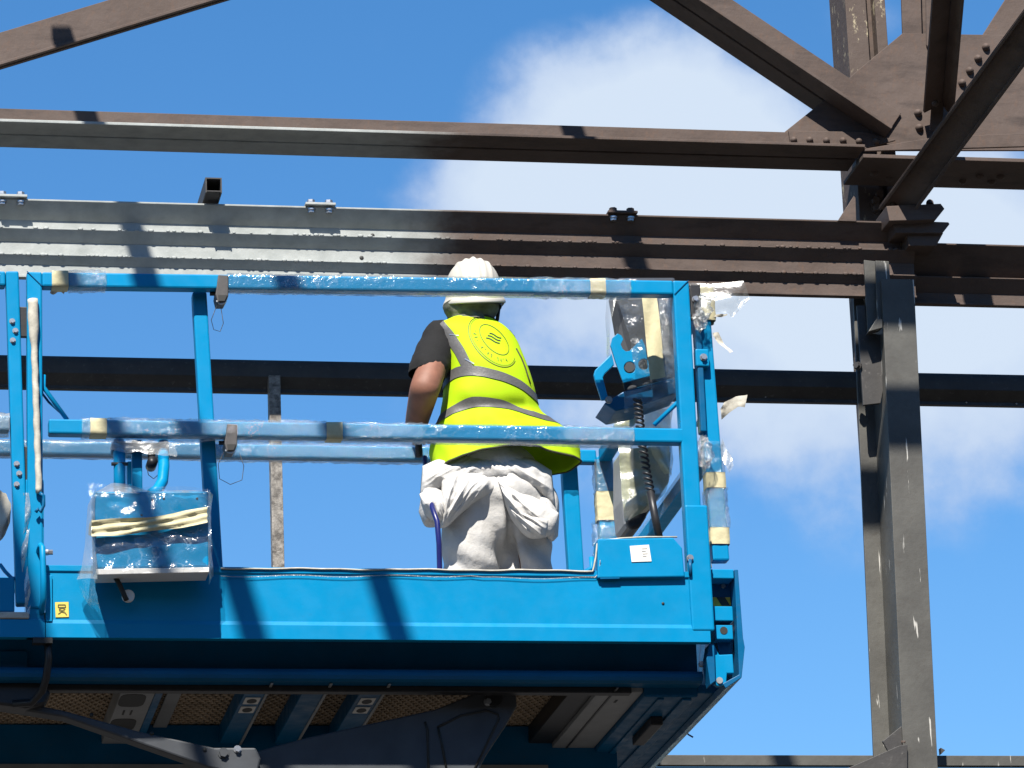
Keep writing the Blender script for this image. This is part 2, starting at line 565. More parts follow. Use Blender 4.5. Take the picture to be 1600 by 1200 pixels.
YC = 2.52
zc = 7.36
ch = empty('truss_chord', (0.3, YC, zc), 'long brown truss chord crossing the sky above the girder, its left edge painted pale', 'steel beam')
zch = U(600, 207, Y=YC - .13)[2] - .004
pL = Vector((XL, YC, zch)); pR = Vector((U(1352, 240, Y=YC - .13)[0], YC, zch))
double_angle(ch, pL, pR, .088, .128)
for px in (196, 838):
    q = U(px, 200, Y=YC - .13); rivet(ch, (q.x, YC - .06, zch + .012), .022, .022, (0, 0, 1))

# upper left diagonal
dg = empty('truss_diagonal', U(170, 50, Y=YC), 'brown truss diagonal rising across the upper left corner of the sky', 'steel beam', 'truss diagonals')
a = U(-160, 154, Y=YC); b = U(520, -52, Y=YC)
double_angle(dg, a, b, .118, .020, mats=('rust', 'rust'))

# long diagonal coming down from the top to the gusset
dg = empty('truss_diagonal', U(1230, 110, Y=YC), 'brown truss diagonal running from the top of the picture down to the gusset rivets', 'steel beam', 'truss diagonals')
a = U(920, -110, Y=YC - .1); b = U(1390, 205, Y=YC - .1)
a.y = b.y = YC
double_angle(dg, a, b, .125, .118, mats=('rust', 'rust'))

# gusset plate in the plane between the angles
g = empty('gusset_plate', U(1400, 200, Y=YC), 'big brown riveted gusset plate where the truss members meet, upper right', 'steel plate')
gp = flat([(1226, 206), (1296, 150), (1340, 110), (1410, 52), (1600, 55), (1760, 60), (1760, 235), (1500, 235), (1352, 235), (1240, 235)], YC - .006, .012)
build(gp, 'plate', 'rust', g, bevel=.002)
# the two angles of the chord are riveted to it in front: a splice strip with a row of rivets
mb = flat([(1232, 204), (1352, 206), (1400, 219), (1352, 232), (1236, 229)], YC - .030, .012)
build(mb, 'splice_strip', 'rust', g, bevel=.002)
for px, py in ((1240, 219), (1265, 219), (1291, 220), (1317, 220), (1342, 221), (1369, 221)):
    rivet(g, U(px, py, Y=YC - .030), .0145, .017)
for px, py in ((1434, 177), (1436, 200)):
    rivet(g, U(px, py, Y=YC - .006), .017, .022)
for px, py in ((1540, 74), (1528, 92), (1515, 111), (1503, 130)):
    rivet(g, U(px, py, Y=YC - .006), .017, .022)
# foot bracket of the gusset: the tapering dark seat below it
q0 = U(1350, 233, Y=YC - .2)
mb = MB()
pts = [U(1352, 232, Y=YC - .16), U(1462, 214, Y=YC - .16), U(1600, 208, Y=YC - .16), U(1770, 206, Y=YC - .16), U(1770, 224, Y=YC - .16), U(1352, 236, Y=YC - .16)]
zb = q0[2] - .004
pl = [(p.x, p.y, p.z) for p in pts]
mb.prism(pl, (0, .012, 0))
mb.box(pts[0].x - .01, pts[3].x, YC - .16, YC + .15, zb - .016, zb)
build(mb, 'seat_angle', 'rust', g, bevel=.002)
for i, px in enumerate((1365, 1395, 1420, 1510, 1530, 1555, 1562)):
    rivet(g, (U(px, 265, Y=YC).x, YC + .06 * (i % 2), zb - .016), .017, .016, (0, 0, -1))

# upper column behind the gusset
uc = empty('column', U(1362, 300, Y=2.75), 'upper steel column with flaking cream paint, standing behind the riveted gusset', 'column')
for (x0, x1, nm, dy, mt) in ((1326, 1357, 'flange', 0.0, 'peeling'), (1357, 1372, 'web', .06, 'rust'), (1372, 1387, 'flange', 0.0, 'peeling')):
    mb = MB()
    a = U(x0 - 0, 60, Y=2.7 + dy); b = U(x1 + (0 if nm == 'flange' else 2), 60, Y=2.7 + dy)
    zt = 9.6; z0 = 6.0
    sh = (U(1352, 330, Y=2.7).x - U(1332, 60, Y=2.7).x - .02) * 0
    mb.box(a.x - .004, b.x, 2.7 + dy, 2.7 + dy + (.24 if nm == 'flange' else .012), z0, zt)
    build(mb, nm, mt, uc, bevel=.003)
for px, py in ((1372, 306), (1366, 316), (1368, 327)):
    rivet(uc, U(px, py, Y=2.7), .016, .03, hexa=True, name='bolt')

# far members of the truss above the gusset
tv = empty('truss_vertical', U(1423, 20, Y=YC + .03), 'brown flat truss vertical rising behind the gusset plate from its top edge', 'steel beam')
mb = flat([(1405, -120), (1436, -120), (1441, 70), (1411, 70)], YC + .012, .014); build(mb, 'leg', 'rust', tv, bevel=.002)
mb = flat([(1436, -120), (1444, -120), (1449, 70), (1441, 70)], YC + .05, .012); build(mb, 'leg', 'primed', tv, bevel=.002)
mb = flat([(1446, -120), (1462, -120), (1460, 90), (1448, 70)], YC - .02, .012); build(mb, 'leg', 'rust', tv, bevel=.002)
dg = empty('truss_diagonal', U(1580, 20, Y=YC), 'brown truss diagonal leaving the gusset towards the upper right corner', 'steel beam', 'truss diagonals')
mb = flat([(1533, 58), (1570, 58), (1690, -110), (1640, -110)], YC + .010, .014); build(mb, 'leg', 'rust', dg, bevel=.002)
mb = flat([(1575, 62), (1582, 62), (1700, -104), (1690, -110)], YC + .05, .012); build(mb, 'leg', 'rust', dg, bevel=.002)

# hanging tie coming towards us, seen from below
ht = empty('steel_tie', U(1462, 170, Y=YC - .1), 'near-vertical dark steel tie hanging over the rivets of the gusset', 'steel beam')
a = U(1457, 168, Y=YC - .05); b = U(1482, -150, Y=YC - 1.5)
d = (b - a).normalized()
mb = MB(); mb.beam(a, b, .115 * .72, .012, Vector((0, -1, -.3))); build(mb, 'flange', 'rust', ht, bevel=.002)
mb = MB(); mb.beam(a + Vector((.055, 0, 0)), b + Vector((.055, 0, 0)), .010, .11, Vector((0, -1, -.3))); build(mb, 'leg', 'rust', ht, bevel=.002)
mb = MB(); c1 = U(1462, 205, Y=YC - .03); c0 = U(1470, 90, Y=YC - .12)
mb.beam(c1, c0, .05, .012, Vector((0, -1, -.3))); build(mb, 'leg', 'rust', ht, bevel=.002)
for px, py in ((1466, 134), (1461, 162), (1470, 204)):
    rivet(ht, U(px, py, Y=YC - .16), .0145, .018)

# big knee brace crossing in front of the gusset
kb = empty('knee_brace', U(1380, 345, Y=2.3), 'thick dark knee brace sloping across the gusset from the right edge to the girder end', 'steel beam')
a = U(1393, 335, Y=2.26); b = U(1700, -80, Y=.55)
d = (b - a).normalized(); vv = Vector(CAM).normalized()
view = (Vector(CAM) - a).normalized()
mb = MB(); mb.beam(a, b, .115, .014, view); build(mb, 'flange', 'rust', kb, bevel=.002)
sd = d.cross(view).normalized()
mb = MB(); mb.beam(a + sd * .062 - view * .06, b + sd * .062 - view * .06, .014, .13, view); build(mb, 'leg', 'rust', kb, bevel=.002)
mb = MB(); mb.beam(a - sd * .048 + view * .02, b - sd * .048 + view * .02, .012, .035, view); build(mb, 'leg', 'rust', kb, bevel=.002)

# stacked seat plates on the girder end
sp = empty('seat_bracket', U(1430, 350, Y=2.2), 'stack of dark seat plates jutting to the right under the knee brace', 'bracket')
for pts, Y in (([(1385, 322), (1470, 318), (1476, 326), (1462, 343), (1390, 345)], 2.12), ([(1395, 344), (1482, 347), (1484, 350), (1473, 364), (1400, 364)], 2.16), ([(1418, 364), (1474, 364), (1463, 384), (1420, 384)], 2.18)):
    build(flat(pts, Y, .16), 'plate', 'rust', sp, bevel=.002)
for px, py in ((1453, 317), (1396, 320)):
    rivet(sp, U(px, py + 2, Y=2.2), .016, .02, (0, 0, 1))

# spandrel girder: a web with three projecting ledges, primed at its left
def zat(py, Y, px=600): return U(px, py, Y=Y)[2]
gd = empty('girder', (0, 2.24, 6.8), 'deep ledged girder behind the hard hat, pale primer on its left, rusty right', 'girder')
YW = 2.27
X1 = U(1424, 360, Y=YW).x
zt = zat(322, YW - .075)       # top edge at px 600
zl2 = zat(379, YW - .052); zl3 = zat(427, YW - .036); zb = zat(447, YW - .0)
zb = zl3 - .085
# its face is a stack of three knees: a lip, an invented soffit sloped out of the sun to stay dark, and the upright web below
steps = ((.006, .060, .052, .040), (.004, .040, .035, .054), (.004, .030, .026, .044))
def knee_beam(root, x0, x1, yw, ztop, steps, mat):
    z = ztop
    for k, (lip, h, p, up) in enumerate(steps):
        sec = [(yw - p, z), (yw - p, z - lip), (yw - .001, z - lip - h), (yw + .010, z - lip - h), (yw + .010, z)]
        mb = MB(); n = 60 if k else 1
        mb.prism([(x0, y, zz) for y, zz in sec], (x1 - x0, 0, 0)); build(mb, 'top_flange' if k == 0 else 'ledge', mat, root, bevel=.001)
        mb = MB(); mb.box(x0, x1, yw, yw + .012, z - lip - h - up - .001, z - lip - h - .0005); build(mb, 'web', mat, root)
        z = z - lip - h - up - .002
    mb = MB(); mb.box(x0, x1, yw - .012, yw + .02, z - .008, z); build(mb, 'bottom_flange', mat, root, bevel=.001)
knee_beam(gd, XL, X1, YW, zt, steps, 'primed')
zl2 = zt - .108; zl3 = zt - .208
# weld beads and paint drips along the ledges
mb = MB()
for i in range(150):
    x = -1.6 + i * .024 + random.uniform(-.008, .008)
    for z, p in ((zl2 + .002, .035), (zl3, .026)):
        if random.random() < .45:
            r = random.uniform(.003, .007); mb.ball((x, YW - p, z - .002), (r * 1.8, .003, r), 6, 4)
build(mb, 'weld_bead', 'primed', gd, smooth=True, kind='stuff')
# splice plates with bolts on the top flange
for px, n, mt in ((18, 1, 'primed'), (500, 1, 'primed'), (972, 2, 'rust')):
    q = U(px, 315 if px < 900 else 334, Y=YW - .05)
    w = .058
    mb = MB(); mb.box(q.x - w, q.x + w, YW - .07, YW + .05, zt + .001, zt + .011)
    pl = build(mb, 'splice_plate', mt, gd, bevel=.002)
    for dx in (-.034, .034):
        rivet(pl, (q.x + dx, YW - .045, zt + .011), .015, .016, (0, 0, 1), 'bolt', 'zinc' if n == 1 else 'rust', True)
        rivet(pl, (q.x + dx, YW - .045, zt - .010), .013, .014, (0, 0, -1), 'bolt', 'zinc', True)
# bolt holes and pale bungs in the web
for px, py, m in ((580, 349, 'zinc'), (582, 368, 'print_black'), (563, 383, 'zinc'), (565, 403, 'print_black')):
    q = U(px, py, Y=YW); rivet(gd, (q.x, YW - .0005, q.z), .0085, .003, (0, -1, 0), 'bolt_hole', m)

# square tube stub pointing at us from the girder top
mb = MB()
c0 = U(334, 297, Y=2.13); h = .030; w_ = .031
mb.box(c0.x - w_, c0.x + w_, 1.86, YW + .30, zt + .012, zt + .016)
zs0 = zt + .012; zs1 = zs0 + 2 * h
for (x0, x1, z0, z1) in ((c0.x - w_, c0.x - w_ + .005, zs0, zs1), (c0.x + w_ - .005, c0.x + w_, zs0, zs1), (c0.x - w_ + .005, c0.x + w_ - .005, zs1 - .005, zs1), (c0.x - w_ + .005, c0.x + w_ - .005, zs0 + .0042, zs0 + .008)):
    mb.box(x0, x1, 2.13, YW + .30, z0, z1)
mb2 = MB(); mb2.v = mb.v[8:]; mb2.f = [tuple(i - 8 for i in f) for f in mb.f[6:]]; mb2.k = mb.k[6:]
build(mb2, 'steel_tube', 'dark_steel', label='short open-ended square steel tube lying on the girder top, left', cat='steel tube')

# girder end cover and right-hand stretch
gr = empty('girder', (2.6, 2.33, 6.7), 'right-hand dark girder running from the grey column out of the picture', 'girder')
X0r = X1 + .002; X2 = 6.0
zr = zat(386, 2.30, 1500); zrb = zat(474, 2.34, 1500)
knee_beam(gr, X0r - .05, X2, 2.36, zr, ((.006, .105, .10, .004), (.004, .05, .042, .040)), 'rust')  # same invented soffits keep this stretch in shade
# triangular fin on the girder near the column
fin = flat([(1309, 345), (1334, 306), (1337, 309), (1338, 346)], YW - .06, .012)
build(fin, 'stiffener_fin', 'rust', label='small pointed steel fin standing on the girder beside the upper column', cat='bracket', bevel=.0015)

# lower column
lc = empty('column', U(1410, 800, Y=2.2), 'grey scratched steel column standing at the right below the girder', 'column')
YCF = 2.12
xa = U(1380, 500, Y=YCF).x; xb = U(1431, 500, Y=YCF).x
ztop = zat(436, YCF, 1405)
lean = -.022
def slab(x0, x1, y0, y1, z0, z1, tilt=lean):
    mb = MB(); zm = 6.6
    vs = [(x + (z - zm) * -tilt, y, z) for x in (x0, x1) for y in (y0, y1) for z in (z0, z1)]
    return mb.add(vs, [(0, 1, 3, 2), (4, 6, 7, 5), (0, 4, 5, 1), (2, 3, 7, 6), (0, 2, 6, 4), (1, 5, 7, 3)])
build(slab(xa, xb, YCF, YCF + .014, 0, ztop), 'front_flange', 'mill_grey', lc, bevel=.002)
build(slab(xa + .005, xa + .019, YCF + .014, YCF + .20, 0, ztop), 'web', 'mill_grey', lc, bevel=.002)
xl = U(1347, 690, Y=YCF + .2).x
build(slab(xl, xb - .02, YCF + .20, YCF + .214, 0, ztop + .1), 'rear_flange', 'mill_grey', lc, bevel=.002)
# stub between girder and column
sb = empty('column_stub', U(1370, 450, Y=2.2), 'short dark channel piece hanging under the girder end against the column', 'bracket')
build(flat([(1350, 406), (1368, 408), (1382, 500), (1356, 520)], 2.17, .012), 'leg', 'mill_grey', sb, bevel=.002)
build(flat([(1368, 407), (1389, 408), (1391, 436), (1378, 437), (1379, 500), (1371, 500)], 2.14, .012), 'leg', 'mill_grey', sb, bevel=.002)
build(flat([(1357, 518), (1379, 512), (1379, 499), (1370, 497)], 2.11, .05), 'foot', 'mill_grey', sb, bevel=.002)
# black cleat plate left of the column
cl = flat([(1339, 477), (1352, 477), (1356, 520), (1379, 523), (1384, 590), (1376, 630), (1349, 633)], 2.19, .014)
cr = build(cl, 'cleat_plate', 'dark_steel', label='black cleat plate bolted to the left of the grey column where the girt lands', cat='bracket', bevel=.002)
rivet(cr, U(1341, 572, Y=2.19), .013, .02, (-.7, -.7, 0), 'bolt', 'dark_steel', True)

# dark girt across the whole picture
YG = 2.60
gt = empty('girt', (0, YG, 6.4), 'long dark steel girt crossing behind the painter at chest height', 'steel beam')
z0 = zat(563, YG); z1 = zat(592, YG + .0); z2 = zat(611, YG)
mb = MB(); n = 8
sec = []
for i in range(n + 1):
    q = math.pi * .5 * i / n
    sec.append((YG + .03 - .03 * math.sin(q) , z0 - .045 + .045 * math.cos(q)))
sec += [(YG, z0 - .075), (YG + .035, z0 - .10), (YG + .06, z0 - .12), (YG + .05, z2 + .03), (YG + .045, z2), (YG + .07, z2), (YG + .07, z0)]
mb.prism([(XL, y, z) for y, z in sec], (11.5, 0, 0))
build(mb, 'rail', 'dark_steel', gt, bevel=0, smooth=False)
for px, py in ((128, 592), (295, 599), (380, 600), (544, 607), (1196, 620), (1510, 629), (1588, 631)):
    rivet(gt, U(px, py, Y=YG + .045), .004, .004, name='screw', mat='zinc')
# hanger strut below the girt
hs = empty('hanger_strut', U(430, 740, Y=2.6), 'thin scaly steel strut hanging from the girt behind the lift rails', 'steel strut')
mb = MB(); a = U(420, 586, Y=2.58); b = U(438, 586, Y=2.58)
mb.box(a.x, b.x, 2.58, 2.592, 0, a.z); build(mb, 'leg', 'scaly_steel', hs, bevel=.0015)
mb = MB(); mb.box(a.x, a.x + .008, 2.592, 2.63, 0, a.z); build(mb, 'leg', 'scaly_steel', hs, bevel=.0015)

# lower rail in the bottom right corner
z = zat(1180, 2.5, 1300)
mb = MB(); mb.box(U(1000, 1180, Y=2.5).x - 3.2, 6.0, 2.5, 2.53, z - .04, z); mb.box(U(1000, 1180, Y=2.5).x - 3.2, 6, 2.53, 2.62, z - .20, z - .04)
build(mb, 'lower_girt', 'mill_grey', bevel=.002, label='grey mottled steel girt along the bottom right edge of the picture', cat='steel beam')
kc = empty('cleat', U(1395, 1180, Y=2.1), 'dark folded steel cleat at the foot of the visible grey column', 'bracket')
build(flat([(1379, 1158), (1414, 1130), (1417, 1160), (1390, 1178)], 2.13, .012), 'plate', 'dark_steel', kc, bevel=.002)
build(flat([(1325, 1200), (1405, 1165), (1418, 1163), (1418, 1230), (1300, 1230)], 2.10, .03), 'plate', 'dark_steel', kc, bevel=.002)
build(flat([(1470, 1168), (1477, 1172), (1471, 1178)], 2.13, .03), 'plate', 'dark_steel', kc, bevel=.001)
rivet(kc, U(1412, 1160, Y=2.13), .01, .012, name='bolt', mat='rust')

# purlins and a tie of the same roof overhead, out of the picture, that stripe everything below with shade
kz = math.tan(SUN_AZ) / (math.tan(SUN_EL) / math.cos(SUN_AZ)) * (1 / math.cos(SUN_AZ)) * math.cos(SUN_AZ)
slope = SUN_DIR.x / -SUN_DIR.z
for i, (cst, w_, y0, y1) in enumerate(((0.235, .055, -6.5, -2.2), (0.475, .08, -6.5, -2.2), (0.93, .075, -7, 1.3), (2.84, .08, -5, 1.3), (-0.27, .22, -6.5, -2.2))):
    zz = 9.4
    x = cst - slope * zz
    mb = MB(); mb.box(x - w_ / 2, x + w_ / 2, y0, y1, zz, zz + .05)
    build(mb, 'roof_purlin', 'rust', label=('second roof purlin from the left, high over the hanging box', 'roof purlin high over the left stretch of the rails', 'roof purlin high over the left half of the lift and the girder', 'roof purlin high over the right end of the lift', 'broad leftmost roof purlin, high over the gate')[i], cat='steel beam', group='roof purlins overhead')

mb = MB(); mb.box(.55, 3.6, -.47, -.32, 9.5, 9.56)
build(mb, 'overhead_bar', 'rust', label='roof tie overhead running sideways, the nearer of the two above the grey column', cat='steel beam')
mb = MB(); mb.box(.55, 3.6, -.10, .07, 9.5, 9.56)  # second bar, added only to darken the column top
build(mb, 'overhead_bar', 'rust', label='unseen bar added overhead to shade the top of the grey column, the farther of two', cat='steel beam')

# ------------------------------------------------------------------ scissor lift
TB = .048
LZ = 4.88                                   # deck level
lift = empty('scissor_lift', (-0.6, .95, 4.6), 'bright blue raised scissor lift platform with taped, film-wrapped guard rails', 'scissor lift')
XLF = -2.9                                  # the platform runs on to the left


def bar(name, p0, p1, w=TB, h=TB, mat='blue', parent=lift, bevel=.006, up=(0, 0, 1)):
    mb = MB(); mb.beam(p0, p1, w, h, up); return build(mb, name, mat, parent, bevel=bevel)


zT0, zT1 = 5.960, 5.981                     # axis of the front top rail at its two ends
XA, XB = -1.545, .600                       # front frame
bar('top_rail', (XA + TB, TB / 2, zT0), (XB - .054, TB / 2, zT1))
bar('mid_rail', (-1.478, TB / 2, 5.474), (.556, TB / 2, 5.478))
bar('guardrail_post', (-1.521, TB / 2, 4.886), (XA + TB / 2, TB / 2, zT0 + TB / 2), up=(1, 0, 0), w=TB)
bar('guardrail_post', (.573, TB / 2, 4.90), (.573, TB / 2, zT1 + TB / 2), w=TB, h=.054, up=(1, 0, 0))
bar('post_sleeve', (.585, TB / 2, 4.83), (.583, TB / 2, 5.245), w=TB + .006, h=.074, up=(1, 0, 0))
# bent corners: mitre seams
for x, z, s in ((XA + TB / 2, zT0, 1), (XB - .027, zT1, -1)):
    mb = MB(); mb.beam((x - s * TB / 2, -.0012, z + TB / 2), (x + s * TB / 2, -.0012, z - TB / 2), .002, .004, (0, 1, 0))
    build(mb, 'weld_seam', 'dark_blue', lift)
P2 = .058
bar('guardrail_post', (-.948, P2 + TB / 2, 4.86), (-.992, P2 + TB / 2, 5.95), up=(1, 0, 0), h=.046)
mb = MB(); mb.box(-.985, -.905, P2 - .002, P2 + .08, 4.99, 5.035); build(mb, 'post_foot', 'blue', lift, bevel=.004)
# gate frame to the left
bar('gate_post', (-1.560, TB / 2, 4.90), (-1.591, TB / 2, 5.985), up=(1, 0, 0), h=.041)
bar('gate_rail', (XLF, TB / 2, 5.945), (-1.612, TB / 2, 5.960))
bar('gate_rail', (XLF, TB / 2, 5.48), (-1.60, TB / 2, 5.482))
mb = MB(); mb.box(XLF, -1.585, .006, .03, 4.875, 4.985); build(mb, 'gate_toe_board', 'blue', lift, bevel=.004)
mb = MB(); mb.box(XLF, -1.541, -.004, .022, 4.852, 4.873); build(mb, 'gate_sill', 'cream_wrap', lift, bevel=.004)
for px, py in ((19, 502), (24, 517), (20, 532), (26, 725), (30, 740), (26, 757)):
    rivet(lift, U(px, py, Y=0), .0075, .008, name='bolt', mat='zinc', hexa=True)
for z0, z1 in ((5.77, 5.87), (5.27, 5.41)):
    mb = MB(); mb.box(-1.572, -1.535, .012, .03, z0, z1); build(mb, 'hinge', 'black_plastic', lift, bevel=.003)
mb = MB(); mb.tube([U(0, 882, Y=.05), U(8, 893, Y=.04), U(18, 903, Y=.03), U(30, 905, Y=.03)], .006, 6); build(mb, 'brace_rod', 'blue', lift, smooth=True)

# side panel of the deck with its rolled lip
Z0, Z1 = 4.793, 5.024
mb = MB()
prof = [(0.0, Z0), (0.0, 4.838), (.0055, 4.851), (.0055, 5.000), (0.0, 5.006), (0.0, Z1), (.03, Z1), (.03, Z0)]
mb.prism([(-1.49, y, z) for y, z in prof], (2.098, 0, 0))
build(mb, 'side_panel', 'blue', lift, bevel=.0015)
mb = MB(); mb.prism([(XLF, y, z) for y, z in [(0, Z0), (0, 4.850), (.03, 4.850), (.03, Z0)]], (XLF * -1 - 1.492, 0, 0)); build(mb, 'side_panel', 'blue', lift, bevel=.0015)
mb = MB(); mb.box(-1.55, -1.494, .006, .03, Z0, 5.3); mb.box(-1.49, -1.47, -.004, .0, Z0 + .05, 4.99); build(mb, 'corner_plate', 'blue', lift, bevel=.003)
for px, py in ((1036, 943), (1087, 985), (150, 1000 - 18)):
    rivet(lift, U(px, py, Y=.005), .005, .003, name='bolt_hole', mat='print_black')
# film edge tucked over the panel top
mb = MB()
pts = []
for i in range(60):
    px = 345 + i * 9.85
    py = 888 + 4 * i / 59
    q = U(px, py + .7 * math.sin(i * .35) + .4 * math.sin(i * .9), Y=-.004); pts.append(q)
pts += [U(x, y, Y=-.006) for x, y in ((928, 886), (931, 870), (933, 850), (942, 845), (970, 841), (1010, 839), (1058, 839))]
mb.tube(pts, .0030, 6); build(mb, 'film_edge', 'cream_wrap', lift, smooth=True)
mb = MB()
pts = [U(345 + i * 19.5, 900 + 1.5 * math.sin(i * .8) + (3 if i > 20 else 0), Y=-.002) for i in range(31)] + [U(935, 897, Y=-.003), U(938, 875, Y=-.02)]
mb.tube(pts, .0016, 5); build(mb, 'film_edge', 'film_milky', lift, smooth=True)

# connection box standing on the panel, right
mb = flat([(934, 842), (1052, 840), (1066, 856), (1070, 901), (934, 903)], -.014, .07)
build(mb, 'connection_box', 'blue', lift, bevel=.004)
mb = flat([(984, 853), (1014, 851), (1018, 877), (987, 878)], -.0165, .0022)
sk = build(mb, 'label_sticker', 'white_label', lift)
mb = MB()
for k, (x0, x1) in enumerate(((1003, 1011), (1003, 1009), (1004, 1012), (1004, 1010))):
    a = U(x0, 857 + k * 4, Y=-.0172); b = U(x1, 856.6 + k * 4, Y=-.0172); mb.beam(a, b, .0012, .0025, (0, 0, 1))
build(mb, 'print', 'label_print', sk)
rivet(lift, U(1078, 872, Y=.0), .009, .012, name='bolt', mat='zinc', hexa=True)
mb = MB(); mb.tube([U(1078, 874, Y=-.008), U(1079, 899, Y=-.008)], .006, 8); build(mb, 'hinge_pin', 'dark_blue', lift, smooth=True)
mb = flat([(938, 901), (968, 900.5), (968, 904), (938, 904.5)], -.013, .013); build(mb, 'box_foot', 'dark_blue', lift)

# channel under the panel
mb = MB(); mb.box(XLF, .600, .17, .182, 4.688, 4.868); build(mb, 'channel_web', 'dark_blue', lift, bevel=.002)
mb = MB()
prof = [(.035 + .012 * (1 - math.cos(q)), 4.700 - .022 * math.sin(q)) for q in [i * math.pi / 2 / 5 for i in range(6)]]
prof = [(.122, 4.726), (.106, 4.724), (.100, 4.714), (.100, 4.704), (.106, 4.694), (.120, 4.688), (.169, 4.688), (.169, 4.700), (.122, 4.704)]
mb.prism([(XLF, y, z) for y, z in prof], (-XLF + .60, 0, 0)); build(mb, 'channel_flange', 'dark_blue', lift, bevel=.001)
mb = MB(); mb.box(-1.62, -1.535, .155, .1695, 4.72, 4.79); build(mb, 'bracket', 'dark_blue', lift, bevel=.004)
rivet(lift, U(1096, 1038, Y=.09), .008, .01, name='bolt', mat='zinc', hexa=True)
mb = flat([(1104, 1030), (1108, 1006), (1116, 1006), (1118, 1064), (1110, 1070)], .03, .06); build(mb, 'end_gusset', 'dark_blue', lift, bevel=.002)

# deck floor and what is seen from below
D0, D1 = .190, 1.90
mb = MB(); mb.box(XLF, .62, .03, D1, LZ - .03, LZ); build(mb, 'deck_floor', 'grey_plate', lift)
mb = MB(); mb.box(XLF, .36, D0, D1, 4.757, 4.765); build(mb, 'under_sheet', 'deck_tan', lift)
# expanded mesh below the sheet
mb = MB(); step = .027
xm0, xm1, ym0, ym1 = -1.75, .20, .19, .97
def strips(sgn):
    dx, dy = step, .056
    n0 = int((xm1 - xm0) / dx + (ym1 - ym0) / dy) + 2
    L = ym1 - ym0
    for i in range(-int(L / dy) - 1, int((xm1 - xm0) / dx) + int(L / dy) + 2):
        x = xm0 + i * dx
        t0, t1 = 0.0, L / dy
        # x(t)=x+sgn*t*dx
        lo, hi = sorted(((xm0 - x) / (sgn * dx), (xm1 - x) / (sgn * dx)))
        t0 = max(t0, lo); t1 = min(t1, hi)
        if t1 - t0 < .2: continue
        a = Vector((x + sgn * t0 * dx, ym0 + t0 * dy, 4.7535)); b = Vector((x + sgn * t1 * dx, ym0 + t1 * dy, 4.7535))
        mb.beam(a, b, .0042, .008)
strips(1); strips(-1)
build(mb, 'expanded_mesh', 'mesh_tan', lift, kind='stuff')


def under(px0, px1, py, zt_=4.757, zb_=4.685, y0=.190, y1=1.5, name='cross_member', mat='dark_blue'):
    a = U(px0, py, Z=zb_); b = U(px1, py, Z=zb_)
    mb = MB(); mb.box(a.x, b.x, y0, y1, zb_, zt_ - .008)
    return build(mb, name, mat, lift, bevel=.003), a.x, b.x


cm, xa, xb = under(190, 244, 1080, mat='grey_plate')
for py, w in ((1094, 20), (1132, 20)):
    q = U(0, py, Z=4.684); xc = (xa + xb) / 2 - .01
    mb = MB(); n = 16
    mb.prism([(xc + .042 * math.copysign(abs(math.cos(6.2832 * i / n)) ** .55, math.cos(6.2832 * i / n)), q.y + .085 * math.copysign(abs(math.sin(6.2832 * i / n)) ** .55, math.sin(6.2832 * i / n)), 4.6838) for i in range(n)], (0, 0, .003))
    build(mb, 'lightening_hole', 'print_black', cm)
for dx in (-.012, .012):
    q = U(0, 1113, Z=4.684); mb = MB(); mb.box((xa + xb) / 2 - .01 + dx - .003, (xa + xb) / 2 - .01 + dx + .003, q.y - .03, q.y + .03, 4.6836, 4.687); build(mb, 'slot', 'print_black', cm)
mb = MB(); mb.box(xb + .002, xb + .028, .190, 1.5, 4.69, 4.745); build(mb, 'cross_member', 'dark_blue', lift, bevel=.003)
under(262, 285, 1082, name='stringer', mat='grey_plate', zb_=4.74)
for (p0, p1, cut) in ((382, 420, True), (472, 512, False), (562, 603, True)):
    cm, xa, xb = under(p0, p1, 1084)
    mb = MB(); mb.box(xb - .012, xb - .004, .13, 1.5, 4.681, 4.6846); build(mb, 'flange_edge', 'grey_plate', cm)
    if cut:
        for py in (1093, 1107):
            q = U(0, py, Z=4.684); xc = (xa + xb) / 2 - .005
            pl = MB(); pl.box(xc - .024, xc + .024, q.y - .042, q.y + .042, 4.6825, 4.6845); pl = build(pl, 'cable_plate', 'white_label', cm, bevel=.0)
            mb = MB(); mb.prism([(xc + .016 * math.cos(.3927 * i), q.y + .030 * math.sin(.3927 * i), 4.6815) for i in range(16)], (0, 0, .002)); build(mb, 'cable_hole', 'print_black', cm)
# transverse beam at the far side and the end frame on the right
mb = MB(); mb.box(XLF, .5, .98, 1.05, 4.60, 4.75); build(mb, 'far_beam', 'dark_blue', lift, bevel=.004)
mb = MB(); mb.box(-2.0, .26, 0.975, .98, 4.60, 4.615); build(mb, 'beam_flange', 'grey_plate', lift)
p = [U(888, 1080, Z=4.70), U(932, 1080, Z=4.70)]
mb = MB(); mb.box(p[0].x, p[1].x, .190, 1.7, 4.69, 4.75); build(mb, 'end_beam', 'black_plastic', lift, bevel=.003)
q0 = U(935, 1082, Z=4.675); q1 = U(1005, 1082, Z=4.675)
mb = MB(); mb.box(q0.x, q1.x, .190, 1.75, 4.675, 4.74); eb = build(mb, 'end_beam', 'grey_plate', lift, bevel=.003)
q2 = U(962, 1096, Z=4.674); mb = MB(); mb.box(q2.x - .004, q2.x + .004, q2.y - .018, q2.y + .018, 4.6738, 4.678); build(mb, 'slot', 'print_black', eb)
mb = MB(); mb.box(q0.x + .045, q0.x + .051, .118, 1.7, 4.672, 4.676); build(mb, 'seam', 'black_plastic', eb)
mb = MB(); mb.box(q1.x + .002, .60, .184, 1.80, 4.66, 4.74); build(mb, 'end_frame', 'dark_blue', lift, bevel=.004)
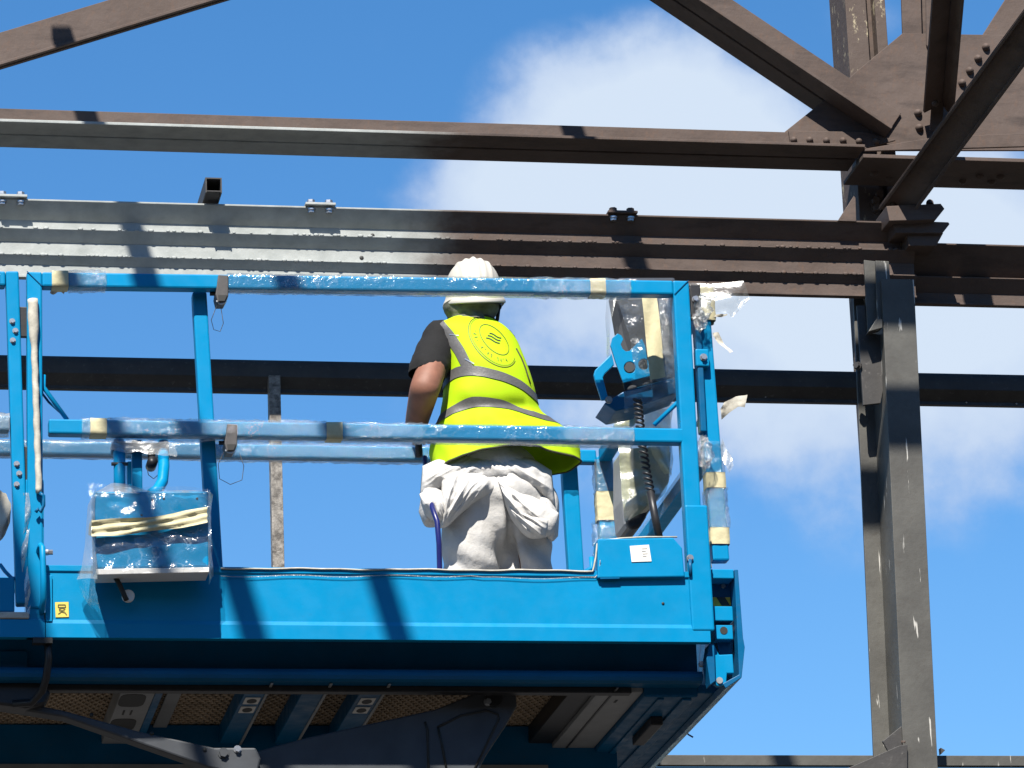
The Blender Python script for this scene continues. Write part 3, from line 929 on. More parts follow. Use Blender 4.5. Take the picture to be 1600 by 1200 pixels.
mb = MB(); mb.box(q1.x + .05, q1.x + .07, .2, 1.75, 4.654, 4.66); mb.box(q1.x + .13, q1.x + .16, .2, 1.75, 4.652, 4.66); build(mb, 'rib', 'dark_blue', lift, bevel=.002)
mb = MB(); mb.box(q1.x + .08, q1.x + .12, .45, .75, 4.63, 4.66); build(mb, 'stop_block', 'black_plastic', lift, bevel=.004)
# black strip standing in for the shaded gap under the front flange
g0 = U(60, 1070, Y=.14); g1 = U(990, 1074, Y=.14)
mb = MB(); mb.box(g0.x - 1, g1.x, .17, .21, 4.668, 4.6875); build(mb, 'gap_shade_strip', 'black_plastic', lift, bevel=.002)

# end of the platform: stacked brackets, chamfered end plate, hinge lug
YE = .075
def ebox(px0, px1, py0, py1, y0, y1, name, mat='blue', bev=.003):
    a = U(px0, py0, Y=y0); b = U(px1, py1, Y=y0)
    mb = MB(); mb.box(a.x, b.x, y0, y1, b.z, a.z); return build(mb, name, mat, lift, bevel=bev)
ebox(1111, 1147, 889, 904, .045, .16, 'end_bracket')
ebox(1112, 1147, 904, 962, .115, .14, 'end_backing', 'dark_blue')
hz = ebox(1113, 1142, 933, 947, .105, .1148, 'hazard_tape', 'hazard_yellow', 0)
mb = MB()
a = U(1113, 933, Y=.104); b = U(1142, 947, Y=.104); w = b.x - a.x
mb.prism([(a.x + .22 * w, .1035, a.z), (a.x + .70 * w, .1035, a.z), (a.x + .98 * w, .1035, b.z), (a.x + .50 * w, .1035, b.z)], (0, .0014, 0))
build(mb, 'black_stripe', 'print_black', hz)
rivet(lift, U(1130, 916, Y=.114), .006, .008, name='bolt', mat='zinc', hexa=True)
ebox(1113, 1146, 947, 970, .05, .13, 'end_bracket')
hb = ebox(1117, 1146, 976, 999, .06, .14, 'end_bracket')
mb = MB(); c = U(1131, 985, Y=.0585); mb.tube([c, c + Vector((0, .004, 0))], .0125, 18); build(mb, 'bolt_hole', 'print_black', hb)
mb = flat([(1118, 1000), (1146, 1000), (1144, 1022), (1125, 1023)], .10, .04); build(mb, 'end_backing', 'dark_blue', lift)
lug = flat([(1115, 1006), (1124, 1023), (1145, 1022), (1147, 1052), (1136, 1052), (1135, 1066), (1130, 1071), (1121, 1072), (1116, 1068), (1115, 1050)], .05, .022)
lug = build(lug, 'hinge_lug', 'blue', lift, bevel=.003)
mb = MB(); c = U(1124.5, 1063, Y=.046); mb.tube([c, c + Vector((0, .02, 0))], .0105, 16); build(mb, 'hinge_pin', 'grey_plate', lug, smooth=False)
mb = MB()
x0 = U(1147, 890, Y=.05).x
poly = [(x0, 5.045), (x0 + .012, 5.045), (x0 + .016, 4.82), (x0 + .020, 4.79), (x0 + .004, 4.69), (x0 - .05, 4.655), (x0 - .06, 4.67), (x0 - .004, 4.70)]
mb.prism([(x, .045, z) for x, z in poly], (0, 1.82, 0)); build(mb, 'end_plate', 'dark_blue', lift, bevel=.002)
mb = MB(); mb.box(.60, x0 - .03, .184, 1.86, 4.672, 4.70); build(mb, 'end_frame', 'dark_blue', lift, bevel=.003)
mb = MB(); mb.tube([U(1070, 1142, Y=1.0), U(1076, 1148, Y=1.0), U(1083, 1152, Y=1.0)], .003, 5); build(mb, 'cable_tail', 'hose_blue', lift, smooth=True)

# end rail running away from us, with its corner posts
EX0, EX1 = .668, .688
bar('end_post', (.676, .08 + TB / 2, 5.085), (.657, .08 + TB / 2, 5.975), up=(1, 0, 0), h=.056)
bar('end_rail', (.662, .135, 5.965), (.690, 1.83, 5.965))
bar('end_rail', (.668, .135, 5.46), (.690, 1.83, 5.46))
bar('end_post', (.690, 1.86, LZ), (.690, 1.86, 5.965), up=(1, 0, 0), h=.062)
bar('back_rail', (XLF, 1.86, 5.965), (.66, 1.86, 5.965))
bar('back_rail', (XLF, 1.86, 5.46), (.66, 1.86, 5.46))
bar('back_post', (.594, 1.93, LZ), (.573, 1.93, 5.96), up=(1, 0, 0), h=.058, mat='blue')
bar('back_post', (-1.02, 1.93, LZ), (-1.03, 1.93, 5.94), up=(1, 0, 0), h=.05)
mb = MB(); mb.box(XLF, .72, 1.865, 1.89, 4.86, 5.03); build(mb, 'back_panel', 'blue', lift, bevel=.003)
for a, b in (((1066, 622, .06), (1022, 664, .06)), ((1112, 602, .12), (1090, 664, .5)), ((68, 605, .03), (105, 656, .03)), ((925, 888, 1.2), (905, 900, 1.2))):
    p0 = U(a[0], a[1], Y=a[2]); p1 = U(b[0], b[1], Y=b[2])
    mb = MB(); mb.tube([p0 + Vector((0, 0, .04)), p0, p1], .0075 if a[2] < 1 else .01, 8); build(mb, 'brace_rod', 'blue', lift, smooth=True)
# latch bits between front post and end post
mb = MB(); c = U(1098, 560, Y=.06)
mb.box(c.x - .025, c.x + .02, .05, .085, c.z - .03, c.z + .03); build(mb, 'latch_plate', 'blue', lift, bevel=.005)
rivet(lift, (c.x, .05, c.z), .010, .012, name='bolt', mat='zinc', hexa=True)
mb = MB(); mb.box(c.x - .02, c.x, .055, .10, c.z - .25, c.z + .22); build(mb, 'end_inner_post', 'dark_blue', lift, bevel=.004)
mb = MB(); c = U(1085, 470, Y=.05); mb.box(c.x - .018, c.x + .018, .03, .08, c.z - .06, c.z + .05); build(mb, 'hinge', 'black_plastic', lift, bevel=.004)
for py in (468, 888):
    rivet(lift, U(1086 if py < 500 else 1107, py if py < 500 else 885, Y=.03), .009, .014, name='bolt', mat='zinc', hexa=True)

# U-shaped grab handle on the left post
mb = MB(); pts = []
for px, py, y in ((61, 862, .0), (62, 856, -.02), (64, 852, -.033), (66, 855, -.042), (67, 875, -.045), (68, 905, -.045), (68, 935, -.04), (66, 950, -.02), (65, 956, .0)):
    pts.append(U(px, py, Y=y))
mb.tube(pts, .0095, 10); build(mb, 'grab_handle', 'blue', lift, smooth=True)
rivet(lift, U(72.5, 863, Y=.02), .008, .02, (1, -.1, 0), 'bolt', 'zinc', True)
# cable wrapped in cream tape up the left post
mb = MB(); pts = []; rs = []
for i in range(44):
    f = i / 43; px = 51 + 10 * f; py = 468 + 302 * f
    pts.append(U(px + .4 * math.sin(i * 1.3), py, Y=-.012)); rs.append(.0105 + .0015 * nz((i * .35, 0, 0), 1, 4) + (.006 * min(1, (10 - i) / 3) if i < 10 else 0))
mb.tube(pts, rs, 10); build(mb, 'taped_cable', 'cream_wrap', lift, smooth=True)
mb = MB(); pts = [U(x, y, Y=-.02) for x, y in ((62, 770), (68, 775), (68, 790), (63, 800), (60, 795), (56, 800))]
mb.tube(pts, .006, 6); build(mb, 'cable_tail', 'dark_blue', lift, smooth=True)
mb = MB(); mb.tube([U(x, y, Y=.06) for x, y in ((64, 590), (66, 615), (76, 628), (95, 645), (106, 656))], .004, 6); build(mb, 'lanyard', 'dark_blue', lift, smooth=True)
# film and tape scraps at the left hinge gap
mb = MB(); mb.grid(lambda u, v: U(36 + 9 * v + 3 * math.sin(u * 9), 770 + 190 * u, Y=-.005 + .01 * math.sin(u * 20 + v * 3)), 30, 3); build(mb, 'film_scrap', 'film_milky', lift, smooth=True)

# pin latches with wire lanyards
for (px, py, rr) in ((346, 452, ((340, 474), (330, 500), (334, 515), (344, 518), (349, 505), (345, 480))), (360, 685, ((350, 706), (341, 725), (343, 748), (360, 757), (378, 750), (381, 728), (374, 708)))):
    mb = flat([(px - 5, py - 23), (px + 11, py - 22), (px + 11, py + 10), (px + 6, py + 20), (px - 6, py + 20), (px - 9, py + 8)], -.006, .07)
    lt = build(mb, 'pin_latch', 'grey_latch', lift, bevel=.003)
    mb = flat([(px - 5, py + 9), (px + 9, py + 9), (px + 5, py + 18), (px - 4, py + 18)], -.0085, .004); build(mb, 'latch_mouth', 'print_black', lt)
    mb = MB(); mb.tube([U(px - 18, py + 7, Y=.04), U(px + 10, py + 7, Y=.04)], .007, 8); build(mb, 'pin', 'black_plastic', lt, smooth=True)
    mb = MB(); q = [U(px - 8 + 2.6 * i, py + 18 + 5 * math.sin(i * .52), Y=.0) for i in range(7)]; mb.tube(q, .0025, 6); build(mb, 'ring', 'zinc', lt, smooth=True)
    mb = MB(); mb.tube([U(x, y, Y=.01) for x, y in rr], .0012, 5); build(mb, 'lanyard', 'black_plastic', lt, smooth=True)

# yellow decal with its print
mb = flat([(86, 941), (107, 940.5), (107.5, 964), (87, 964.5)], .0025, .003); dc = build(mb, 'warning_decal', 'yellow_decal', lift)
mb = MB()
def ink(pts, w=.0032, Y=.0018):
    for a, b in zip(pts, pts[1:]): mb.beam(U(*a, Y=Y), U(*b, Y=Y), .0008, w, (0, 0, 1)) if abs(a[0] - b[0]) > abs(a[1] - b[1]) else mb.beam(U(*a, Y=Y), U(*b, Y=Y), .0008, w, (1, 0, 0))
ink([(91, 945), (102, 945), (102.5, 949), (91, 949), (91, 945)]); ink([(92, 952), (97, 950), (102, 952)]); ink([(92, 954), (101, 954)]); ink([(91, 959.5), (96, 956), (102, 957.5), (104, 961)])
build(mb, 'print', 'print_olive', dc)

# masking tape turns and film sleeves on the rails
def railx(px, zA, py): return U(px, py, Y=0).x
def ztop_rail(x): return zT0 + (zT1 - zT0) * (x - XA) / (XB - XA)
for x0, x1 in ((81, 107), (922, 946)):
    a = railx(x0, 0, 440); b = railx(x1, 0, 440)
    build(band((a, TB / 2, ztop_rail(a)), (b, TB / 2, ztop_rail(b)), TB, TB), 'masking_tape', 'tape', lift, smooth=True)
mb = MB(); mb.grid(lambda u, v: U(80 + 22 * u + 2 * math.sin(v * 5), 446 + v * 12 + 2.5 * math.sin(u * 7), Y=.03 + .02 * v), 8, 5); build(mb, 'tape_tail', 'cream_wrap', lift, smooth=True)
for x0, x1 in ((141, 167), (510, 535)):
    a = railx(x0, 0, 665); b = railx(x1, 0, 665)
    build(band((a, TB / 2, 5.475), (b, TB / 2, 5.475), TB, TB), 'masking_tape', 'tape', lift, smooth=True)
def fsl(x0, x1, py, zf, rough, mat, seed, lift_=.002):
    a = railx(x0, 0, py); b = railx(x1, 0, py)
    build(sleeve((a, TB / 2, zf(a)), (b, TB / 2, zf(b)), TB, TB, lift_, rough, seed, n=max(12, int((x1 - x0) / 3.5))), 'film_wrap', mat, lift, smooth=True)
zm_ = lambda x: 5.475
fsl(108, 166, 440, ztop_rail, .007, 'film_crinkled', 1)
fsl(355, 835, 440, ztop_rail, .003, 'film', 2)
fsl(835, 985, 440, ztop_rail, .006, 'film_crinkled', 3)
fsl(128, 141, 665, zm_, .005, 'film_crinkled', 11); fsl(167, 300, 665, zm_, .008, 'film_crinkled', 4); fsl(300, 510, 665, zm_, .008, 'film_crinkled', 5)
fsl(535, 660, 665, zm_, .006, 'film_crinkled', 6); fsl(660, 880, 665, zm_, .003, 'film', 7); fsl(880, 990, 665, zm_, .007, 'film_crinkled', 8)
build(sleeve((-2.6, TB / 2, 5.482), (-1.60, TB / 2, 5.482), TB, TB, .004, .010, 9, n=60), 'film_wrap', 'film_milky', lift, smooth=True)
build(sleeve((-2.6, TB / 2, 5.955), (-1.63, TB / 2, 5.958), TB, TB, .002, .008, 10, n=60), 'film_wrap', 'film_crinkled', lift, smooth=True)
build(sleeve((-2.8, 1.86, 5.965), (-.80, 1.86, 5.965), TB, TB, .003, .004, 12, n=90), 'film_wrap', 'film_grey', lift, smooth=True)
build(sleeve((-.80, 1.86, 5.965), (.60, 1.86, 5.965), TB, TB, .003, .008, 13, n=90), 'film_wrap', 'film_crinkled', lift, smooth=True)
# end post: tape at its head, film, two tape turns
def post_at(py, Y, px): return U(px, py, Y=Y)
def pband(py0, py1, px0, px1, Y, w, name, mat, rough=.0015, lf=.003, n=8, seed=5):
    a = U(px0, py0, Y=Y); b = U(px1, py1, Y=Y); a.y = b.y = Y + TB / 2
    build(sleeve(a, b, w, TB, lf, rough, seed, n=n), name, mat, lift, smooth=True)
pband(446, 500, 1100.5, 1103, .08, .056, 'masking_tape', 'tape', .006, .003, 14)
pband(738, 762, 1118, 1119.5, .08, .056, 'masking_tape', 'tape', .002)
pband(824, 850, 1124.5, 1126, .08, .056, 'masking_tape', 'tape', .002)
pband(762, 824, 1119.5, 1124.5, .08, .056, 'film_wrap', 'film_crinkled', .008, .003, 30)
pband(690, 738, 1115, 1118, .08, .056, 'film_wrap', 'film', .006, .003, 24)
# back corner post: film and tape
a = .690
for z0, z1, nm, mt, r_ in ((5.60, 5.72, 'film_wrap', 'film_crinkled', .014), (5.72, 5.83, 'masking_tape', 'tape', .003), (5.83, 5.95, 'film_wrap', 'film_grey', .008), (5.50, 5.60, 'film_wrap', 'film_crinkled', .01), (5.30, 5.50, 'film_wrap', 'film_crinkled', .006)):
    build(sleeve((a, 1.86, z0), (a, 1.86, z1), .062, TB, .004 + (.008 if r_ > .01 else 0), r_, z0 * 9, n=24), nm, mt, lift, smooth=True)

# scissor arms under the platform
def arm(poly, Y, th, name='scissor_arm'):
    return build(flat(poly, Y, th), name, 'arm_grey', lift, bevel=.006)
a1 = arm([(-60, 1072), (0, 1090), (100, 1110), (215, 1142), (335, 1168), (400, 1168), (408, 1185), (400, 1215), (330, 1200), (100, 1120), (-60, 1095)], .20, .07)
for px, py in ((143, 1117), (237, 1146), (320, 1172)):
    rivet(a1, U(px, py, Y=.20), .007, .004, name='bolt_hole', mat='print_black')
rivet(a1, U(371, 1171, Y=.20), .010, .012, name='bolt', mat='zinc', hexa=True); rivet(a1, U(349, 1177, Y=.20), .014, .012, name='bolt', mat='arm_grey', hexa=True)
pd = flat([(-20, 1066), (62, 1064), (80, 1082), (70, 1100), (40, 1106), (-20, 1098)], .16, .09); build(pd, 'wear_pad', 'black_plastic', lift, bevel=.008)
a2 = arm([(395, 1175), (480, 1152), (590, 1128), (680, 1108), (735, 1086), (752, 1072), (790, 1070), (806, 1080), (808, 1103), (790, 1135), (760, 1180), (700, 1290), (380, 1290)], .26, .08)
for pts in ([(672, 1300), (668, 1140), (664, 1128)], [(684, 1136), (720, 1118), (760, 1110), (778, 1116), (780, 1122), (735, 1215)], [(684, 1136), (690, 1160), (700, 1215)]):
    mb = MB(); mb.tube([U(x, y, Y=.259) for x, y in pts], .004, 6); build(mb, 'arm_seam', 'print_black', a2, smooth=True)
rivet(a2, U(762, 1097, Y=.26), .011, .012, name='bolt', mat='zinc', hexa=True)
mb = MB(); c = U(772, 1090, Y=.25); mb.tube([c, c + Vector((0, .35, 0))], .028, 16); build(mb, 'arm_pin', 'black_plastic', lift)
arm([(-60, 1180), (0, 1185), (-60, 1290)], .2, .07)
# rear pair of arms and the lower ones, down to the chassis
for Y in (1.45,):
    arm([(-60, 1072), (0, 1090), (335, 1168), (400, 1168), (408, 1185), (400, 1215), (330, 1200), (100, 1120), (-60, 1095)], Y, .07)
mb = MB(); pts = [U(75, 1000, Y=.02), U(76, 1030, Y=.03), U(72, 1060, Y=.05), U(66, 1080, Y=.08), U(50, 1098, Y=.14), U(20, 1100, Y=.15)]
mb.tube(pts, .012, 8); build(mb, 'hydraulic_hose', 'black_plastic', lift, smooth=True)
mb = MB(); mb.box(-1.53, -1.47, -.003, .03, 4.775, 4.792); build(mb, 'hose_clamp', 'print_black', lift)

# ------------------------------------------------------------------ the film-wrapped box hanging on the left
bx = empty('hanging_box', U(238, 900, Y=-.06), 'blue box in clear film with a cream tape belt, hung below the mid rail', 'control box')
mb = MB()
P = [U(x, y, Y=-.13) for x, y in ((147, 768), (325, 767), (327, 886), (150, 889))]
mb.prism([tuple(p) for p in P], (0, .115, 0)); build(mb, 'box_body', 'blue', bx, bevel=.006)
mb = flat([(150, 889), (327, 886), (327, 894), (152, 898)], -.134, .10); build(mb, 'bottom_lip', 'white_label', bx, bevel=.002)
for px, py in ((238, 781), (256, 779), (221, 805), (308, 779)):
    rivet(bx, U(px, py, Y=-.13), .004, .003, name='screw', mat='print_black')
mb = MB(); mb.tube([U(187, 770, Y=-.03), U(187, 730, Y=-.01), U(186, 700, Y=.06), U(186, 692, Y=.10)], .019, 12); build(mb, 'hook_tube', 'blue', bx, smooth=True)
mb = MB(); mb.tube([U(236, 772, Y=-.05), U(246, 766, Y=-.04), U(254, 752, Y=-.02), U(256, 730, Y=-.01), U(255, 700, Y=.06), U(255, 692, Y=.10)], .018, 12); build(mb, 'hook_tube', 'blue', bx, smooth=True)
a = U(205, 690, Y=.09); b = U(222, 780, Y=.09); mb = MB(); mb.box(a.x, b.x, .07, .10, b.z, a.z); build(mb, 'hanger_bar', 'blue', bx, bevel=.004)
mb = MB(); c = U(237, 725, Y=.05); mb.tube([c + Vector((0, -.03, 0)), c + Vector((0, .03, 0))], .017, 14); mb.tube([c + Vector((0, 0, 0)), c + Vector((0, 0, .06))], .012, 8); build(mb, 'castor', 'black_plastic', bx, smooth=True)
mb = MB(); mb.tube([U(x, y, Y=.04) for x, y in ((229, 728), (232, 742), (240, 748), (247, 742))], .0014, 5); build(mb, 'wire_loop', 'black_plastic', bx, smooth=True)
mb = MB(); mb.tube([U(174, 725, Y=-.02), U(200, 725, Y=-.02)], .006, 8); build(mb, 'hook_pin', 'black_plastic', bx, smooth=True)
mb = flat([(175, 703), (175, 690), (262, 692), (262, 700)], .03, .06); build(mb, 'crossbar', 'dark_blue', bx, bevel=.004)
# film over the hooks
def drape(corners, nu, nv, Y, amp, seed, sag=0.0, fr=9, push=.0):
    """a wrinkled sheet between four photo corners (tl, tr, br, bl) lying near the plane Y"""
    c = [Vector((x, y, 0)) for x, y in corners]
    def fn(u, v):
        p = (c[0] * (1 - u) + c[1] * u) * (1 - v) + (c[3] * (1 - u) + c[2] * u) * v
        w = U(p.x, p.y, Y=Y)
        e = nz((w.x, w.z * .7, 0), fr, seed) * .7 + (ridge((w.x, w.z, 0), fr * 1.3, seed + 9) - .4) * .5 + .3 * nz((w.x, w.z, 3), fr * 3, seed)
        ed = min(u, 1 - u, v, 1 - v)
        return w + Vector((nz((u * 3, v * 3, 1), 1.5, seed) * .008, -amp * (.4 + e) - push, nz((u * 4, v * 3, 5), 1.5, seed) * .008))
    return fn
mb = MB(); mb.grid(drape(((172, 686), (275, 694), (276, 716), (172, 703)), 24, 8, .0, .02, 2), 24, 8); build(mb, 'film_shroud', 'film_milky', bx, smooth=True)
mb = MB(); mb.grid(drape(((138, 758), (328, 766), (330, 890), (143, 892)), 60, 44, -.134, .020, 5, fr=11), 60, 44); build(mb, 'film_shroud', 'film', bx, smooth=True)
# film bulging past the edges of the box, and the skirt at its foot
def edge_sheet(left, right, Y0, Y1, seed, n=26, amp=.012, name='film_shroud', mat='film_milky', parent=bx):
    def pl(pts, t):
        t *= len(pts) - 1; i = min(int(t), len(pts) - 2); f = t - i
        return (pts[i][0] * (1 - f) + pts[i + 1][0] * f, pts[i][1] * (1 - f) + pts[i + 1][1] * f)
    def fn(u, v):
        a = pl(left, v); b = pl(right, v)
        w = U(a[0] * (1 - u) + b[0] * u, a[1] * (1 - u) + b[1] * u, Y=Y0 * (1 - u) + Y1 * u)
        return w + Vector((0, -amp * (nz((w.x, w.z, 0), 14, seed) + .5 * nz((w.x, w.z, 0), 34, seed) + math.sin(u * 3.14) * .8), 0))
    mb = MB(); mb.grid(fn, 10, n); return build(mb, name, mat, parent, smooth=True)
edge_sheet([(150, 762), (137, 790), (134, 830), (133, 850), (127, 890), (120, 905)], [(150, 762), (148, 790), (149, 830), (149, 850), (152, 888), (152, 905)], -.06, -.140, 1)
edge_sheet([(150, 768), (175, 754), (200, 756), (235, 768), (268, 768), (300, 766), (326, 767)], [(150, 770), (176, 771), (200, 771), (235, 771), (268, 770), (300, 770), (326, 770)], -.05, -.135, 3)
edge_sheet([(326, 767), (325, 800), (325, 850), (326, 888), (328, 905)], [(328, 767), (333, 772), (329, 800), (330, 860), (334, 900)], -.135, -.05, 4)
edge_sheet([(126, 888), (119, 900), (126, 925), (140, 948), (156, 962)], [(152, 888), (150, 900), (148, 915), (152, 935), (158, 960)], -.05, -.11, 6, mat='film')
edge_sheet([(326, 886), (326, 900), (326, 915)], [(333, 886), (333, 898), (328, 912)], -.13, -.06, 8)
# tape belt
def belt(u, v):
    px = 143 + 181 * u
    mid = 826 - 22 * u + 4 * math.sin(u * 3.1)
    w = U(px, mid + (v - .5) * (24 + 3 * math.sin(u * 9)), Y=-.162)
    return w + Vector((0, -.004 * math.sin(v * 14 + u * 6) - .006 * nz((u * 8, v * 3, 0), 1, 2), 0))
mb = MB(); mb.grid(belt, 44, 10); build(mb, 'tape_belt', 'tape', bx, smooth=True)
edge_sheet([(143, 812), (139, 820), (138, 836)], [(146, 812), (146, 824), (147, 840)], -.05, -.16, 12, amp=.004, name='tape_belt', mat='tape')
mb = MB(); c = U(200, 932, Y=-.05); mb.tube([c + Vector((0, -.012, 0)), c + Vector((0, .004, 0))], .020, 16); build(mb, 'cable_gland', 'white_label', bx, bevel=.003)
mb = MB(); mb.tube([U(178, 898, Y=-.08), U(186, 912, Y=-.08), U(194, 930, Y=-.07), U(198, 938, Y=-.07)], .008, 8); build(mb, 'gland_cable', 'print_black', bx, smooth=True)

# ------------------------------------------------------------------ control console on the right
cc = empty('control_console', U(1010, 640, Y=.42), 'dark console with a notched blue side plate, bagged in clear film, under the top rail', 'control console')
YK = .30
mb = MB()
f_ = [U(x, y, Y=YK) for x, y in ((950, 468), (1046, 462), (1062, 588), (975, 612))]
bk = [U(x, y, Y=YK + .20) + Vector((0, 0, .015)) for x, y in ((966, 440), (1055, 440), (1070, 560), (990, 580))]
mb.add(f_ + bk, [(0, 1, 2, 3), (4, 7, 6, 5), (0, 4, 5, 1), (1, 5, 6, 2), (2, 6, 7, 3), (3, 7, 4, 0)]); build(mb, 'console_body', 'arm_grey', cc, bevel=.006)
mb = MB()
lo = [U(x, y, Y=YK + dy) for x, y, dy in ((973, 612, -.01), (1060, 590, -.01), (1062, 600, .12), (962, 640, -.02), (944, 628, -.04))]
mb.prism([U(x, y, Y=YK - .02) for x, y in ((975, 611), (1060, 588), (1062, 612), (1000, 634), (962, 642), (944, 630))], (0, .16, 0)); build(mb, 'console_base', 'dark_blue', cc, bevel=.004)
# notched side plate
outer = [(954, 540), (957, 528), (965, 521), (971, 524), (974, 530), (970, 538), (973, 545), (978, 549), (984, 548), (1003, 529), (1008, 540), (1016, 587), (974, 598), (962, 566)]
# real round holes: bridge them into the outline
def plate_with_holes(outer, holes, Y, th):
    bm = bmesh.new(); loops = []
    for lp in [outer] + holes:
        vs = [bm.verts.new(U(x, y, Y=Y)) for x, y in lp]
        loops.append([bm.edges.new((vs[i], vs[(i + 1) % len(vs)])) for i in range(len(vs))])
    bmesh.ops.triangle_fill(bm, use_beauty=True, use_dissolve=False, edges=[e for l in loops for e in l])
    r = bmesh.ops.extrude_face_region(bm, geom=list(bm.faces))
    bmesh.ops.translate(bm, verts=[g for g in r['geom'] if isinstance(g, bmesh.types.BMVert)], vec=(0, th, 0))
    bmesh.ops.recalc_face_normals(bm, faces=bm.faces)
    mb = MB(); bm.verts.ensure_lookup_table(); bm.verts.index_update()
    mb.add([v.co.copy() for v in bm.verts], [tuple(v.index for v in f.verts) for f in bm.faces]); bm.free(); return mb
circ = lambda cx, cy, r: [(cx + r * math.cos(6.2832 * i / 18), cy + r * 1.02 * math.sin(6.2832 * i / 18)) for i in range(18)]
build(plate_with_holes(outer, [circ(984, 574, 9.2), circ(1006, 569, 8.6)], YK - .05, .008), 'side_plate', 'blue', cc, bevel=.0015)
mb = MB(); gp_ = [U(x, y, Y=YK - .045) for x, y in ((958, 558), (944, 570), (934, 582), (933, 592), (938, 607), (944, 624))]
for a, b in zip(gp_, gp_[1:]): pass
mb.prism([U(x, y, Y=YK - .05) for x, y in ((956, 552), (930, 578), (928, 586), (930, 594), (940, 625), (951, 624), (945, 600), (942, 590), (945, 584), (960, 570))], (0, .014, 0)); build(mb, 'guard_bar', 'blue', cc, bevel=.003)
rivet(cc, U(951, 625, Y=YK - .05), .010, .012, name='bolt', mat='grey_plate', hexa=True)
# film bag over it and tape strap
edge_sheet([(946, 440), (948, 470), (945, 500), (948, 530), (948, 556), (955, 570)], [(978, 440), (962, 470), (955, 500), (953, 525), (954, 550), (957, 570)], YK - .02, YK - .06, 21, amp=.012, mat='film_grey', parent=cc)
edge_sheet([(960, 440), (968, 480), (985, 530), (990, 570), (985, 600)], [(1066, 440), (1064, 480), (1062, 530), (1062, 580), (1062, 620)], YK - .06, YK - .03, 22, n=40, amp=.022, mat='film', parent=cc)
edge_sheet([(1028, 470), (1030, 520), (1034, 560), (1036, 600)], [(1054, 460), (1058, 520), (1060, 570), (1062, 604)], YK - .10, YK - .05, 23, n=30, amp=.030, mat='film_crinkled', parent=cc)
def strap(u, v): return U(1002 + 24 * u + 14 * v, 458 + 136 * v - 5 * u * v, Y=YK - .105) + Vector((0, -.003 * math.sin(u * 5 + v * 8), 0))
mb = MB(); mb.grid(strap, 6, 30); build(mb, 'tape_strap', 'tape', cc, smooth=True)
mb = MB(); mb.grid(lambda u, v: U(975 + 85 * u, 612 - 18 * u + 34 * v, Y=YK - .05 - .0 * v) + Vector((0, -.01 * nz((u * 5, v * 3, 0), 1.3, 8), 0)), 20, 8); build(mb, 'film_shroud', 'film_grey', cc, smooth=True)

# coiled lead from console to the box on the panel
mb = MB(); pts = []
ax = [(996, 622, .26), (999, 655, .20), (1003, 690, .14), (1009, 730, .08), (1016, 768, .03)]
n = 19 * 12
def axp(t):
    t *= len(ax) - 1; i = min(int(t), len(ax) - 2); f = t - i
    a = U(ax[i][0], ax[i][1], Y=ax[i][2]); b = U(ax[i + 1][0], ax[i + 1][1], Y=ax[i + 1][2]); return a * (1 - f) + b * f
for i in range(n + 1):
    t = i / n; c = axp(t); q = 2 * math.pi * i / 12
    pts.append(c + Vector((.0125 * math.cos(q), .0125 * math.sin(q), -.003 * math.cos(q))))
mb.tube(pts, .0042, 6)
build(mb, 'coiled_cable', 'black_plastic', label='black coiled lead running from the bagged console down to the blue box', cat='cable', smooth=True)
mb = MB(); mb.tube([U(1016, 768, Y=.03), U(1022, 800, Y=.02), U(1030, 840, Y=.01)], .0125, 12); cb_ = bpy.data.objects['coiled_cable']
build(mb, 'cable_boot', 'black_plastic', cb_, smooth=True)

# wrapped box hanging low inside the right-hand end
wb = empty('wrapped_bag', U(1000, 828, Y=.75), 'grey tool box in milky yellowish film hanging behind the coiled lead', 'wrapped box')
mb = MB(); mb.prism([U(x, y, Y=.70) for x, y in ((972, 700), (1050, 695), (1046, 752), (1014, 800), (1000, 824), (984, 828), (976, 818), (972, 780))], (0, .16, 0)); build(mb, 'box_body', 'grey_plate', wb, bevel=.012)
mb = MB(); mb.prism([U(x, y, Y=.685) for x, y in ((978, 812), (990, 796), (1012, 782), (1016, 790), (1010, 808), (1000, 824), (984, 827))], (0, .17, 0)); build(mb, 'box_foot', 'black_plastic', wb, bevel=.010)
edge_sheet([(962, 640), (958, 665), (966, 690), (970, 730), (972, 780), (976, 815)], [(1052, 630), (1050, 665), (1050, 690), (1050, 730), (1040, 770), (1010, 800)], .66, .66, 31, n=36, amp=.03, mat='film_yellowish', parent=wb)
edge_sheet([(1010, 640), (1004, 670), (1016, 700), (1040, 740)], [(1046, 640), (1046, 670), (1048, 700), (1050, 745)], .62, .62, 32, n=30, amp=.03, mat='film_yellowish', parent=wb)
# film hanging over the end mid rail
mb = MB(); mb.grid(lambda u, v: U(1072 - 78 * v, 724 + 112 * v + 30 * u * (1 - .2 * v), Y=.30 + 1.0 * v) + Vector((0, -.02 * nz((u * 3, v * 8, 0), 1.2, 3), 0)), 8, 30)
build(mb, 'film_sheet', 'film_grey', label='grey film hanging off the receding end rail beside the right-hand front post', cat='plastic film', smooth=True)

